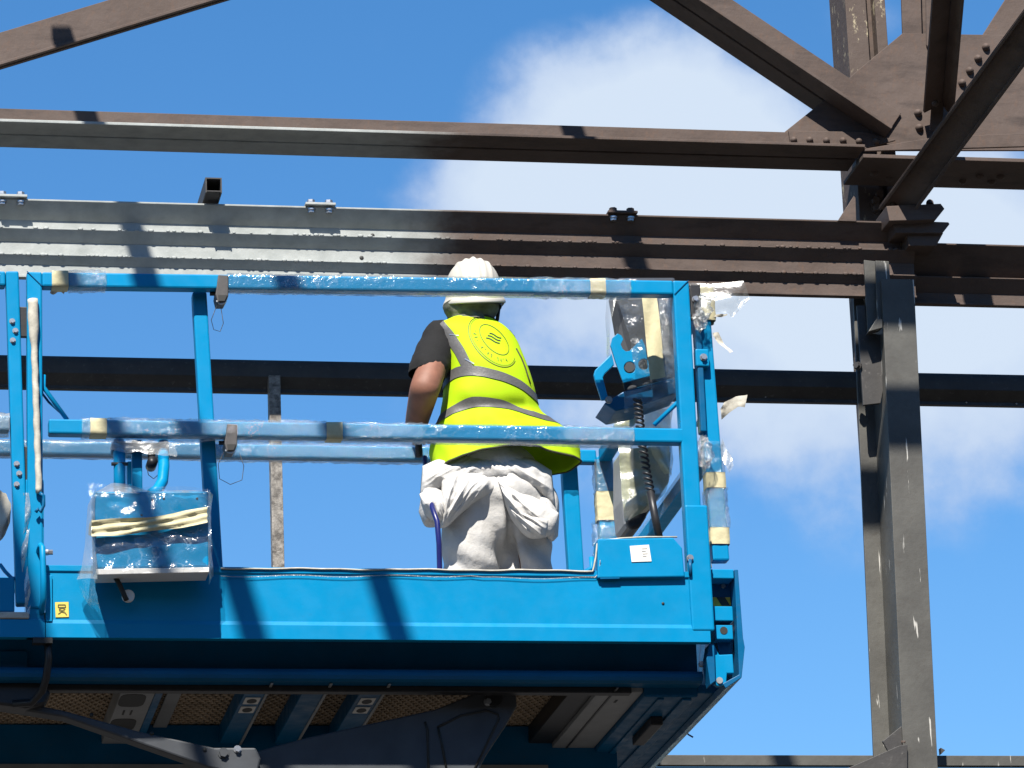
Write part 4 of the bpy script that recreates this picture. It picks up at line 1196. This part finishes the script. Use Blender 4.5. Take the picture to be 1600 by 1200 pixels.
# loose film and tape ends blowing at the right-hand corner
def flag(edge_a, edge_b, Y0, Y1, seed, name, mat, label, cat, amp=.012, nu=18, nv=8):
    def pl(pts, t):
        t *= len(pts) - 1; i = min(int(t), len(pts) - 2); f = t - i
        return (pts[i][0] * (1 - f) + pts[i + 1][0] * f, pts[i][1] * (1 - f) + pts[i + 1][1] * f)
    def fn(u, v):
        a = pl(edge_a, u); b = pl(edge_b, u)
        w = U(a[0] * (1 - v) + b[0] * v, a[1] * (1 - v) + b[1] * v, Y=Y0 * (1 - u) + Y1 * u)
        return w + Vector((0, amp * (math.sin(u * 7 + v * 2 + seed) + nz((u * 5, v * 4, seed), 1)), 0))
    mb = MB(); mb.grid(fn, nu, nv); return build(mb, name, mat, label=label, cat=cat, smooth=True)
flag([(1076, 440), (1120, 443), (1160, 441), (1168, 455), (1174, 464)], [(1080, 476), (1112, 488), (1138, 490), (1146, 494), (1173, 466)], .06, .02, 1, 'film_sheet', 'film_grey', 'grey sheet of film blowing off the top right corner of the rails', 'plastic film')
flag([(1114, 492), (1128, 491), (1136, 490)], [(1114, 496), (1128, 495), (1136, 493)], .08, .05, 2, 'film_scrap', 'cream_wrap', 'short thin white film tail just below the blowing sheet', 'plastic film', .004, 8, 3)
flag([(1113, 520), (1122, 520), (1132, 536), (1145, 550)], [(1114, 526), (1120, 532), (1130, 542), (1140, 552)], .07, .03, 3, 'tape_end', 'cream_wrap', 'twisted tape end sticking out to the right, highest on the end post', 'tape', .006, 12, 4)
flag([(1125, 640), (1132, 628), (1150, 619), (1167, 618)], [(1127, 656), (1140, 644), (1152, 637), (1164, 636)], .08, .02, 4, 'tape_end', 'cream_wrap', 'broad cream tape end flapping to the right halfway up the end post', 'tape', .008, 12, 5)
flag([(1128, 686), (1136, 700), (1142, 712), (1146, 728)], [(1124, 704), (1130, 722), (1136, 734), (1140, 738)], .08, .05, 5, 'tape_end', 'film_milky', 'limp film end hanging lowest on the end post', 'plastic film', .008, 12, 5)
flag([(0, 766), (10, 770), (17, 790), (16, 815)], [(-40, 830), (-20, 846), (0, 846), (8, 835)], .10, .06, 6, 'film_sheet', 'cream_wrap', 'whitish film hanging in the gate at the left edge of the picture', 'plastic film', .012, 14, 10)
# crumple of film and its shiny knot at the middle of the end post
mb = MB(); c = U(1100, 707, Y=.03)
mb.grid(lambda u, v: c + Vector((.026 * math.cos(6.2832 * u) * math.sin(3.1416 * v), .018 * math.sin(6.2832 * u) * math.sin(3.1416 * v), -.05 * math.cos(3.1416 * v))) * (1 + .55 * nz((math.cos(6.2832 * u), math.sin(6.2832 * u), v * 3), 2.4, 5)), 26, 20, True)
build(mb, 'film_knot', 'film_crinkled', lift, smooth=True)
for px, py, s in ((1098, 480, .028), (1094, 500, .022)):
    mb = MB(); c2 = U(px, py, Y=.03)
    mb.grid(lambda u, v: c2 + Vector((s * math.cos(6.2832 * u) * math.sin(3.1416 * v), s * .7 * math.sin(6.2832 * u) * math.sin(3.1416 * v), -s * 1.5 * math.cos(3.1416 * v))) * (1 + .55 * nz((math.cos(6.2832 * u), math.sin(6.2832 * u), v * 3), 2.4, px)), 22, 16, True)
    build(mb, 'film_knot', 'film_crinkled', lift, smooth=True)

# ------------------------------------------------------------------ the painter
YP = 1.45
def W(px, py, dy=0.0): return U(px, py, Y=YP + dy)
man = empty('person', (W(765, 800).x, YP, LZ), 'painter from behind in white hard hat, yellow vest and white overalls tied at waist', 'person')


def skin_mesh(joints, bones, root=0, sub=1):
    """a continuous tapering surface grown over a skeleton; joints = (point, radius)"""
    me = bpy.data.meshes.new('tmp'); me.from_pydata([tuple(p) for p, r in joints], bones, [])
    o = bpy.data.objects.new('tmp', me); COL.objects.link(o)
    md = o.modifiers.new('s', 'SKIN'); md.use_smooth_shade = True
    for i, (p, r) in enumerate(joints):
        sv = me.skin_vertices[0].data[i]; sv.radius = r if isinstance(r, tuple) else (r, r); sv.use_root = i == root
    o.modifiers.new('u', 'SUBSURF').levels = sub
    dg_ = bpy.context.evaluated_depsgraph_get(); ev = o.evaluated_get(dg_); m2 = ev.to_mesh()
    vs = [v.co.copy() for v in m2.vertices]; fs = [tuple(f.vertices) for f in m2.polygons]
    ev.to_mesh_clear(); bpy.data.objects.remove(o); bpy.data.meshes.remove(me)
    return vs, fs


# skeleton
pelvis = W(772, 775); spine = W(765, 690); chest = W(752, 590, .02); neck0 = W(742, 515, .02); neck1 = W(741, 490, .04); head = W(741, 462, .05); crown = W(741, 424, .05)
shL = W(690, 535, .0); elL = W(664, 606, -.15); wrL = W(649, 668, .12); hdL = W(656, 676, .22)
shR = W(782, 552, .09); elR = W(795, 640, .24); wrR = W(775, 640, .42); hdR = W(755, 632, .50)
hiL = W(740, 800, .03); knL = Vector((W(735, 880).x, YP + .03, LZ + .50)); anL = Vector((W(733, 900).x - .01, YP, LZ + .09)); toL = anL + Vector((-.03, .17, -.05))
hiR = W(820, 800, .04); knR = Vector((W(824, 880).x, YP + .03, LZ + .50)); anR = Vector((W(826, 900).x + .01, YP, LZ + .09)); toR = anR + Vector((.05, .17, -.05))
J = [(pelvis, (.115, .085)), (spine, (.12, .09)), (chest, (.145, .11)), (neck0, (.075, .07)), (neck1, .058), (head, (.074, .092)), (crown, (.055, .075)),
     (shL, .060), (elL, .057), (wrL, .042), (hdL, (.036, .018)), (shR, .060), (elR, .042), (wrR, .029), (hdR, (.036, .018)),
     (hiL, .055), (knL, .040), (anL, .042), (toL, .034), (hiR, .050), (knR, .040), (anR, .042), (toR, .034),
     (shL * .55 + elL * .45, .053), (elL * .6 + wrL * .4, .051), (shR * .55 + elR * .45, .053), (elR * .6 + wrR * .4, .042)]
B = [(0, 1), (1, 2), (2, 3), (3, 4), (4, 5), (5, 6), (2, 7), (7, 23), (23, 8), (8, 24), (24, 9), (9, 10), (2, 11), (11, 25), (25, 12), (12, 26), (26, 13), (13, 14),
     (0, 15), (15, 16), (16, 17), (17, 18), (0, 19), (19, 20), (20, 21), (21, 22)]
mb = MB(); mb.add(*skin_mesh(J, B, 0, 2))
# nose and ears of the turned-away head
mb.ball(head + Vector((.0, .098, -.01)), (.014, .018, .022), 10, 8)
for s in (-1, 1): mb.ball(head + Vector((s * .080, .0, -.005)), (.012, .020, .033), 10, 8)
# fingers, closed round the spray gun
def fingers(wr, hd, curl, side):
    d = (hd - wr).normalized(); sx = d.cross(Vector((0, 0, 1))).normalized(); dn = sx.cross(d)
    for i, (o, L) in enumerate(((-.027, .070), (-.009, .080), (.009, .075), (.027, .060))):
        a = hd + sx * o; r = .0085
        mb.tube([a - d * .02, a + d * L * .35, a + d * L * .55 - dn * curl * .6, a + d * L * .40 - dn * curl * 1.2], [r, r, r * .95, r * .8], 8)
    a = hd - d * .03 + sx * side * .034
    mb.tube([a, a + sx * side * .018 + d * .025, a + sx * side * .012 + d * .05 - dn * .012], [.011, .0105, .009], 8)
fingers(wrL, hdL, .03, 1); fingers(wrR, hdR, .03, -1)
body = build(mb, 'body', 'skin', man, smooth=True)
# hair under the hood
mb = MB(); mb.ball(head + Vector((0, .0, .025)), (.083, .098, .07), 20, 12); build(mb, 'hair', 'hair', man, smooth=True)

# boots
for an, to in ((anL, toL), (anR, toR)):
    vs, fs = skin_mesh([(an + Vector((0, -.03, .12)), .055), (an, .052), (an + Vector((0, -.03, -.045)), (.040, .04)), (to, (.044, .036)), (to + (to - an) * .25, (.034, .028))], [(0, 1), (1, 2), (1, 3), (3, 4)], 1, 2)
    mb = MB(); mb.add(vs, fs); lowest = min(v.z for v in mb.v)
    for v in mb.v: v.z = max(v.z, LZ + .004)
    build(mb, 'boot', 'boot', man, smooth=True)


def catmull(xs, ys, x):
    i = int(np.clip(np.searchsorted(xs, x) - 1, 0, len(xs) - 2))
    h = xs[i + 1] - xs[i]; t = (x - xs[i]) / h
    m = []
    for k in (i, i + 1):
        a = max(k - 1, 0); b = min(k + 1, len(xs) - 1); m.append((ys[b] - ys[a]) / (xs[b] - xs[a]) * h)
    t2 = t * t; t3 = t2 * t
    return (2 * t3 - 3 * t2 + 1) * ys[i] + (t3 - 2 * t2 + t) * m[0] + (-2 * t3 + 3 * t2) * ys[i + 1] + (t3 - t2) * m[1]


class Loft:
    """cross-sections given by their left and right outline points in the plane Y and a half depth"""
    def __init__(s, rows, expo=2.3):
        s.t = np.linspace(0, 1, len(rows)); s.e = expo
        L = [W(*r[0]) for r in rows]; R = [W(*r[1]) for r in rows]
        s.c = [[(a[k] + b[k]) / 2 for a, b in zip(L, R)] for k in range(3)]
        s.h = [[(b[k] - a[k]) / 2 for a, b in zip(L, R)] for k in range(3)]
        s.b = [r[2] for r in rows]; s.o = [r[3] if len(r) > 3 else 0 for r in rows]

    def at(s, u, v):
        th = 2 * math.pi * u      # 0 = towards the viewer (the back), 1/4 = right
        g = lambda ys: catmull(s.t, ys, v)
        sx = math.copysign(abs(math.sin(th)) ** (2 / s.e), math.sin(th)); cy = math.copysign(abs(math.cos(th)) ** (2 / s.e), math.cos(th))
        return Vector((g(s.c[0]) + g(s.h[0]) * sx, YP + g(s.o) - g(s.b) * cy, g(s.c[2]) + g(s.h[2]) * sx))


# ---- vest
vest_rows = [((714, 491), (776, 500), .060, .03), ((694, 500), (794, 512), .085, .03), ((673, 511), (808, 532), .105, .02), ((684, 536), (816, 556), .120, .01), ((694, 566), (825, 585), .132, 0), ((695, 602), (834, 612), .138, 0),
             ((688, 642), (842, 640), .142, 0), ((678, 676), (862, 664), .146, 0), ((675, 706), (888, 690), .150, 0), ((683, 737), (885, 728), .152, 0)]
VL = Loft(vest_rows)
def vest_at(u, v, lift_=0.0):
    p = VL.at(u, v)
    c = Vector((catmull(VL.t, VL.c[0], v), YP, p.z)); n = (p - c); n.z = 0; n.normalize()
    th = (u + .5) % 1 - .5
    # cloth folds: soft diagonal pulls above the waist, hanging flutes below it
    low = max(0, min(1, (v - .55) / .4))
    f = .012 * nz((p.x * 1.0 + p.z * .6, p.y, p.z), 7.0, 2) * (.4 + low) + .011 * (ridge((p.x + p.z * .5, p.y, p.z * .5), 11, 5) - .4) * low
    f += low * .014 * math.sin(th * 6.2832 * 3.2 + 1.2 + 2 * v) * low
    # crease under the right shoulder blade and at the waist
    f -= .014 * math.exp(-((v - .70) / .035) ** 2) * (0.5 + .5 * math.sin(th * 12 + 1)) * (1 if th < .1 else .4)
    f += .010 * math.exp(-((v - .62) / .05) ** 2) * math.exp(-((th + .10) / .07) ** 2)
    # hem flares on the right, arches at the back
    if v > .72:
        g = (v - .72) / .28
        f += .018 * g * math.exp(-((th - .17) / .07) ** 2) + .02 * g
    p = p + n * (f + lift_)
    if v > .8:
        p.z += (v - .8) / .2 * (.036 * math.exp(-((th - .02) / .10) ** 2) - .006 * math.exp(-((th + .15) / .05) ** 2))
    return p
NU, NV = 120, 72
mb = MB(); mb.grid(lambda u, v: vest_at(u, v), NU, NV, True)
vest = build(mb, 'hi_vis_vest', 'vest', man, smooth=True)
sm = vest.modifiers.new('thickness', 'SOLIDIFY'); sm.thickness = .004; sm.offset = -1
me_v = [v.copy() for v in mb.v]; tree = BVHTree.FromPolygons(me_v, mb.f)


def vband(fv, hw, name, mat, u0=0.0, u1=1.0, wrap=True, lift_=.003, n=120):
    mb = MB(); mb.grid(lambda a, b: vest_at(u0 + (u1 - u0) * a, fv(((u0 + (u1 - u0) * a) + .5) % 1 - .5) + (b - .5) * 2 * hw, lift_), n, 6, wrap)
    return build(mb, name, mat, vest, smooth=True)


def hit(px, py, lift_=.0025):
    o = Vector(CAM); d = Vector(cray(px, py)).normalized()
    r = tree.ray_cast(o, d)
    if r[0] is None:
        r = tree.find_nearest(W(px, py, -.1))
    n = r[1] if r[1].dot(d) < 0 else -r[1]
    return r[0] + n * lift_


# find v on the back for a photo point, so that the bands run where they do in the photo and on round the front
def v_of(px, py):
    q = hit(px, py, 0); best = None
    for j in range(NV + 1):
        for i in range(NU):
            p = me_v[j * NU + i]; d = (p - q).length_squared
            if best is None or d < best[0]: best = (d, i / NU, j / NV)
    return ((best[1] + .5) % 1 - .5, best[2])


def band_curve(pts):
    kn = sorted(v_of(*p) for p in pts)
    us = [k[0] for k in kn]; vs = [k[1] for k in kn]
    mean = (vs[0] + vs[-1]) / 2
    us = [-.5, -.36] + us + [.36, .5]; vs = [mean, vs[0] + .01] + vs + [vs[-1] + .01, mean]
    us, ix = np.unique(us, return_index=True); vs = np.array(vs)[ix]
    def f(u): return float(np.interp(u, us, vs))
    def g(u): return sum(f(max(-.5, min(.5, u + k * .012))) for k in range(-3, 4)) / 7
    return g


b1 = band_curve([(701, 590), (712, 580), (740, 578), (770, 582), (800, 593), (822, 607), (830, 616)])
b2 = band_curve([(688, 655), (704, 642), (728, 632), (750, 627), (775, 630), (800, 636), (828, 645), (836, 650)])
vband(b1, .025, 'reflective_band', 'reflective'); vband(b2, .025, 'reflective_band', 'reflective')
# braces over the shoulders
def ribbon(path, w, name, mat, parent=vest, lift_=.0028, nseg=24, across=4):
    path = [Vector((x, y, 0)) for x, y in path]
    L = [0]
    for a, b in zip(path, path[1:]): L.append(L[-1] + (b - a).length)
    def pt(t):
        t *= L[-1]
        for i in range(len(L) - 1):
            if t <= L[i + 1] or i == len(L) - 2:
                f = (t - L[i]) / (L[i + 1] - L[i]); return path[i] * (1 - f) + path[i + 1] * f, (path[i + 1] - path[i]).normalized()
    def fn(u, v):
        p, d = pt(v); n = Vector((-d.y, d.x, 0)); q = p + n * (u - .5) * w
        return hit(q.x, q.y, lift_)
    mb = MB(); mb.grid(fn, across, nseg); return build(mb, name, mat, parent, smooth=True)
ribbon([(687, 507), (702, 524), (718, 548), (732, 576)], 16, 'reflective_brace', 'reflective')
ribbon([(703, 523), (717, 525)], 1.2, 'seam', 'zinc', lift_=.0045, nseg=6, across=2)
ribbon([(727, 561), (741, 569)], 1.8, 'seam', 'zinc', lift_=.0045, nseg=6, across=2)
# black piping along hem, arm hole and neck
mb = MB(); mb.tube([vest_at(i / 120, 1.0, .001) for i in range(121)], .0040, 6); build(mb, 'hem_binding', 'vest_binding', vest, smooth=True)
mb = MB(); mb.tube([hit(*p, .002) for p in ((668, 510), (678, 511), (690, 518), (698, 530), (703, 546), (704, 562), (702, 578), (698, 590))], .0035, 6); build(mb, 'armhole_binding', 'vest_binding', vest, smooth=True)
mb = MB(); mb.tube([hit(*p, .002) for p in ((806, 545), (814, 560), (820, 575), (824, 588), (828, 600))], .003, 6); build(mb, 'armhole_binding', 'vest_binding', vest, smooth=True)
mb = MB(); mb.tube([vest_at(i / 60, .0, .002) for i in range(61)], .004, 6); build(mb, 'neck_binding', 'vest_binding', vest, smooth=True)
# round emblem printed on the back: two rings, a ring of small letters, three waves
EC = (770, 537)
def emb(r1, r2, t, ex, ey):
    """a point of the emblem, drawn as tilted ellipse on the cloth"""
    a = math.radians(47); x = r1 * math.cos(t); y = r2 * math.sin(t)
    return (ex + x * math.cos(a) - y * math.sin(a), ey + x * math.sin(a) + y * math.cos(a))
def ring(rx, ry, cx, cy, w, t0, t1, n=60):
    mb = MB(); P_ = []
    for i in range(n + 1):
        t = t0 + (t1 - t0) * i / n
        a = hit(*emb(rx + w / 2, ry + w / 2, t, cx, cy), .0016); b = hit(*emb(rx - w / 2, ry - w / 2, t, cx, cy), .0016); P_ += [a, b]
    mb.add(P_, [(2 * i, 2 * i + 1, 2 * i + 3, 2 * i + 2) for i in range(n)]); return mb
em = build(ring(29.5, 14.5, 772, 531, 1.0, 0, 6.2832), 'emblem', 'print_olive', vest)
build(ring(47, 26.0, 769, 535, 1.1, -.25, 3.75), 'emblem_ring', 'print_olive', em)
build(ring(44.5, 23.8, 769.5, 534.5, .55, -.35, 3.85), 'emblem_ring', 'print_olive', em)
for k in range(3):
    x0 = 764.5 - 2.6 * k; y0 = 521 + 3.6 * k; x1 = 783 - 1.2 * k; y1 = 528.5 + 4.0 * k
    pts = [(x0 + (x1 - x0) * i / 10, y0 + (y1 - y0) * i / 10 + 1.0 * math.sin(i / 10 * 6.28 + 3.14)) for i in range(11)]
    ribbon(pts, 1.5, 'wave', 'print_black', em, .0018, 14, 2)
# the lettering is too small to read in the photograph: only its strokes are there
mb = MB()
def stroke(a, b, w=.45):
    a = Vector((*a, 0)); b = Vector((*b, 0)); d = (b - a).normalized(); n = Vector((-d.y, d.x, 0)) * w
    mb.add([hit(q.x, q.y, .0016) for q in (a + n, b + n, b - n, a - n)], [(0, 1, 2, 3)])
for i, t in enumerate(np.linspace(.25, 2.75, 15)):
    if i % 5 == 4: continue
    c = emb(37.5, 19.2, t, 770, 533); e = emb(34.8, 17.0, t, 770, 533); f_ = emb(40, 21.2, t, 770, 533)
    if i % 3 != 1: stroke(e, f_)
    c2 = emb(37.5, 19.2, t + .05, 770, 533); e2 = emb(35, 17.2, t + .05, 770, 533)
    stroke(e, e2) if i % 2 else stroke(c, c2)
build(mb, 'lettering', 'print_olive', em)

# ---- t-shirt sleeve and shoulder
def limb(path, name, mat, n=20, ns=30, fold=.006, seed=1, parent=man, expo=2.0, flatten=1.0, fr=16):
    """a cloth tube: path of (centre, radius)"""
    P_ = [Vector(p) for p, r in path]; R_ = [r for p, r in path]; ts = np.linspace(0, 1, len(path))
    def fn(u, v):
        c = Vector([catmull(ts, [p[k] for p in P_], v) for k in range(3)]); e = .02
        c2 = Vector([catmull(ts, [p[k] for p in P_], min(1, v + e)) for k in range(3)]); c1 = Vector([catmull(ts, [p[k] for p in P_], max(0, v - e)) for k in range(3)])
        d = (c2 - c1).normalized(); a = Vector((1, 0, 0)); a = (a - d * a.dot(d)).normalized(); b = d.cross(a)
        th = 6.2832 * u; n_ = a * math.cos(th) + b * math.sin(th) * flatten
        r = catmull(ts, R_, v)
        q = c + n_ * r
        return q + n_.normalized() * fold * (nz(q, fr, seed) + .8 * (ridge(q, fr * 1.4, seed + 3) - .5))
    mb = MB(); mb.grid(fn, n, ns, True); return mb
mb = limb([(W(706, 516), .034), (W(692, 524), .062), (W(682, 545, -.01), .070), (W(674, 566, -.05), .069), (W(667, 582, -.075), .066), (W(666, 587, -.08), .062)], 'x', 'y', 28, 30, .005, 4)
build(mb, 't_shirt', 'shirt', man, smooth=True)
mb = limb([(W(774, 520, .08), .034), (W(780, 535, .11), .060), (W(786, 570, .16), .060), (W(790, 596, .20), .058)], 'x', 'y', 28, 24, .005, 6)
build(mb, 't_shirt', 'shirt', man, smooth=True)

# ---- hood round the neck, under the helmet
HL = Loft([((696, 470), (783, 472), .098, .045), ((698, 478), (782, 480), .098, .045), ((702, 485), (777, 489), .090, .04), ((706, 492), (771, 498), .082, .035), ((708, 500), (774, 506), .085, .03)], 2.1)
mb = MB(); mb.grid(lambda u, v: HL.at(u, v) + Vector((0, -1, 0)) * (.006 * nz(HL.at(u, v), 24, 3) + .008 * (ridge(HL.at(u, v), 20, 7) - .5)), 60, 20, True)
build(mb, 'neck_hood', 'hood', man, smooth=True)

# ---- hard hat
hat = MB(); hc = W(740, 460, .05); tilt = Matrix.Rotation(math.radians(-3), 3, 'Y') @ Matrix.Rotation(math.radians(4), 3, 'X')
RX, RY, RZ = .100, .128, .128
def hat_pt(u, v):
    th = 6.2832 * u; ph = v * math.pi / 2
    x = math.sin(ph) ** .92 * math.sin(th) * RX; y = -math.sin(ph) ** .92 * math.cos(th) * RY; z = math.cos(ph) ** .85 * RZ
    # long ribs over the crown
    r = 0
    for k, xx in enumerate((-.052, -.026, 0, .026, .052)):
        r += (.0045 if k != 2 else .007) * math.exp(-((x - xx) / .0065) ** 2)
    r *= max(0, math.cos(ph)) ** .35
    n = Vector((x / RX, y / RY, z / RZ)).normalized()
    return hc + tilt @ (Vector((x, y, z)) + n * r)
hat.grid(hat_pt, 120, 40, True)
def brim(u, v):
    th = 6.2832 * u; c = math.cos(th); s_ = math.sin(th)
    prof = [(1.0, 0.0), (1.02, -.010), (1.055, -.019), (1.10, -.026), (1.115, -.030), (1.11, -.036), (1.07, -.032), (1.0, -.024)]
    i = v * (len(prof) - 1); k = min(int(i), len(prof) - 2); f = i - k
    rr = prof[k][0] * (1 - f) + prof[k + 1][0] * f; dz = prof[k][1] * (1 - f) + prof[k + 1][1] * f
    back = max(0, c); front = max(0, -c)
    ext = 1 + (rr - 1) * (1 + .7 * front + .15 * back)
    return hc + tilt @ Vector((s_ * RX * ext, -c * RY * ext, dz * (1 + .95 * back + .2 * front)))
hat.grid(brim, 96, 14, True)
build(hat, 'hard_hat', 'helmet', man, smooth=True)
mb = MB(); mb.grid(lambda u, v: hc + tilt @ Vector((math.sin(6.2832 * u) * RX * .965, -math.cos(6.2832 * u) * RY * .95, -.012 - .045 * v)), 48, 3, True); build(mb, 'harness_band', 'black_plastic', man, smooth=True)
for s in (-1, 1):
    mb = MB(); mb.tube([hc + Vector((s * .094, .01, -.035)), hc + Vector((s * .088, .025, -.085)), hc + Vector((s * .055, .08, -.135))], .007, 6); build(mb, 'chin_strap', 'black_plastic', man, smooth=True)

# ---- overalls: one cloth surface from waist to ankles
def blob_cloth(parts, name, vox, fold, seed, smooth_it=6, mat='coverall', parent=man, fr=9):
    mb = MB()
    for p in parts: p(mb)
    me = mb.mesh('tmp'); o = bpy.data.objects.new('tmp', me); COL.objects.link(o)
    r = o.modifiers.new('r', 'REMESH'); r.mode = 'VOXEL'; r.voxel_size = vox
    s_ = o.modifiers.new('s', 'SMOOTH'); s_.iterations = smooth_it; s_.factor = .5
    d_ = bpy.context.evaluated_depsgraph_get(); ev = o.evaluated_get(d_); m2 = ev.to_mesh()
    vs = [v.co.copy() for v in m2.vertices]; ns = [v.normal.copy() for v in m2.vertices]; fs = [tuple(f.vertices) for f in m2.polygons]
    ev.to_mesh_clear(); bpy.data.objects.remove(o); bpy.data.meshes.remove(me)
    out = MB()
    out.add([v + n * fold(v) for v, n in zip(vs, ns)], fs)
    return build(out, name, mat, parent, smooth=True)
def B_(px, py, dy, rx, ry, rz): return lambda mb: mb.ball(W(px, py, dy), (rx, ry, rz), 20, 14)
def T_(pts, rs): return lambda mb: mb.tube(pts, rs, 20)
footL = anL + Vector((0, .0, .02)); footR = anR + Vector((0, 0, .02))
def leg_fold(v):
    q = (v.x * 1.2 + v.z * .45, v.y, v.z * .40)
    f = .008 * (ridge(q, 7, 3) - .5) + .007 * (ridge((v.x * 1.2 + v.z * .8, v.y, v.z * .35), 11, 8) - .5)
    # the cleft between the two legs
    z1_ = W(784, 778).z; k = max(0, min(1.6, (z1_ - v.z) / .12))
    xg = W(784, 778).x + (z1_ - v.z) * .10
    if v.y < YP + .05: f -= .034 * k * math.exp(-((v.x - xg) / .014) ** 2)
    f += .006 * math.sin(v.z * 55 + v.x * 30) * max(0, min(1, (LZ + .66 - v.z) / .1))
    return f
blob_cloth([B_(768, 735, 0, .165, .125, .11), B_(772, 775, -.01, .190, .130, .11), B_(776, 800, -.005, .185, .112, .13), B_(846, 796, .02, .062, .09, .11), B_(788, 838, .03, .05, .06, .12),
            T_([W(738, 790), W(737, 850), knL, footL + Vector((0, 0, .12)), footL], [.108, .104, .096, .085, .080]),
            T_([W(815, 790), W(823, 850, .02), knR, footR + Vector((0, 0, .12)), footR], [.104, .086, .088, .080, .078]), T_([W(785, 830, .02), W(787, 872, .03)], [.05, .035])],
           'overalls', .010, leg_fold, 1, 14)
# the bodice and sleeves, tied round the hips and hanging behind in swags of cloth
def pline(pts, t):
    ts = np.linspace(0, 1, len(pts))
    return catmull(ts, [p[0] for p in pts], t), catmull(ts, [p[1] for p in pts], t)
def swag(top, bot, y_edge, bulge, pivot, seed, amp=.014, k=3.0, nu=90, nv=60, side=1.0):
    pv = Vector((*pivot, 0))
    def fn(u, v):
        a = pline(top, u); b = pline(bot, u)
        px = a[0] * (1 - v) + b[0] * v; py = a[1] * (1 - v) + b[1] * v
        d = Vector((px, py, 0)) - pv; r = d.length / 100; an = math.atan2(d.y, d.x)
        e = ridge((an * k, r * .9, seed), 1.0, seed); e = max(e, -.2) ** 2 * (1 if e > 0 else -1)
        e2 = ridge((an * k * 2.3 + .6 * nz((px / 30, py / 30, 1), 1, seed), r * 2.2, seed), 1.0, seed + 7)
        e3 = ridge((px / 26, py / 26, seed), 1.0, seed + 3)
        g = min(1, r * 2.2)
        edge = min(1, v * 7, (1 - v) * 7, u * 7, (1 - u) * 7) ** .6
        env = (math.sin(math.pi * min(max(v, 0), 1)) ** .55) * (math.sin(math.pi * min(max(u, 0), 1)) ** .35)
        dep = y_edge - bulge * env - edge * (g * (amp * (e - .4) + amp * .5 * (e2 - .5)) + .007 * (e3 - .5))
        return W(px, py, dep)
    mb = MB(); mb.grid(fn, nu, nv)
    o = build(mb, 'tied_sleeve', 'coverall', man, smooth=True); m_ = o.modifiers.new('t', 'SOLIDIFY'); m_.thickness = .003; m_.offset = -1
    return o
# cloth rolled under the vest hem
swag([(660, 728), (690, 716), (750, 706), (820, 712), (862, 735)], [(656, 775), (690, 770), (760, 760), (825, 762), (868, 792)], -.06, .075, (760, 690), 4, .008, 5.0)
# left swag: gathered at its lower left
swag([(690, 742), (708, 734), (730, 733), (752, 738), (775, 752)], [(688, 826), (700, 822), (722, 802), (748, 782), (777, 770)], -.10, .075, (690, 828), 2, .018, 3.4)
swag([(664, 738), (672, 742), (682, 748), (694, 752)], [(654, 800), (664, 822), (680, 824), (694, 822)], -.04, .085, (700, 760), 5, .014, 2.6)
swag([(655, 772), (672, 762), (690, 766), (706, 776)], [(664, 806), (676, 814), (690, 818), (702, 806)], -.09, .065, (700, 830), 6, .012, 2.6)
# right swag: the sleeve hanging away to the lower right
swag([(772, 742), (790, 752), (815, 768), (842, 780), (874, 802)], [(786, 770), (792, 796), (806, 822), (830, 842), (868, 836)], -.10, .085, (768, 745), 9, .018, 3.8)
swag([(792, 786), (812, 792), (835, 802), (858, 812)], [(800, 806), (818, 826), (834, 838), (852, 838)], -.15, .040, (790, 790), 11, .012, 4.0)
swag([(838, 770), (854, 772), (866, 790), (874, 806)], [(842, 812), (850, 832), (862, 846), (872, 838)], -.05, .07, (850, 760), 12, .010, 2.4)

# ---- spray hose and gun
mb = MB(); mb.tube([W(664, 715, .18), W(666, 735, .10), W(670, 765, -.06), W(676, 795, -.17), W(683, 815, -.20), W(686, 850, -.19), W(687, 890, -.18), W(690, 960, -.15), W(720, 1015, -.12), W(760, 1030, -.02)], .0095, 10)
build(mb, 'spray_hose', 'hose_blue', label='dark blue spray hose hanging down the left leg of the painter', cat='hose', smooth=True)
sg = empty('spray_gun', hdL + Vector((0, .03, -.05)), 'dark spray gun held low in front of the painter, hidden by the mid rail', 'spray gun')
mb = MB(); a = hdL + Vector((0, .03, -.03)); mb.tube([a + Vector((0, 0, -.05)), a + Vector((0, .01, .05))], .014, 10); build(mb, 'grip', 'black_plastic', sg, smooth=True)
mb = MB(); mb.tube([a + Vector((0, -.02, .055)), a + Vector((0, .16, .07)), a + Vector((0, .20, .072))], [.016, .014, .007], 10); build(mb, 'barrel', 'zinc', sg, smooth=True)
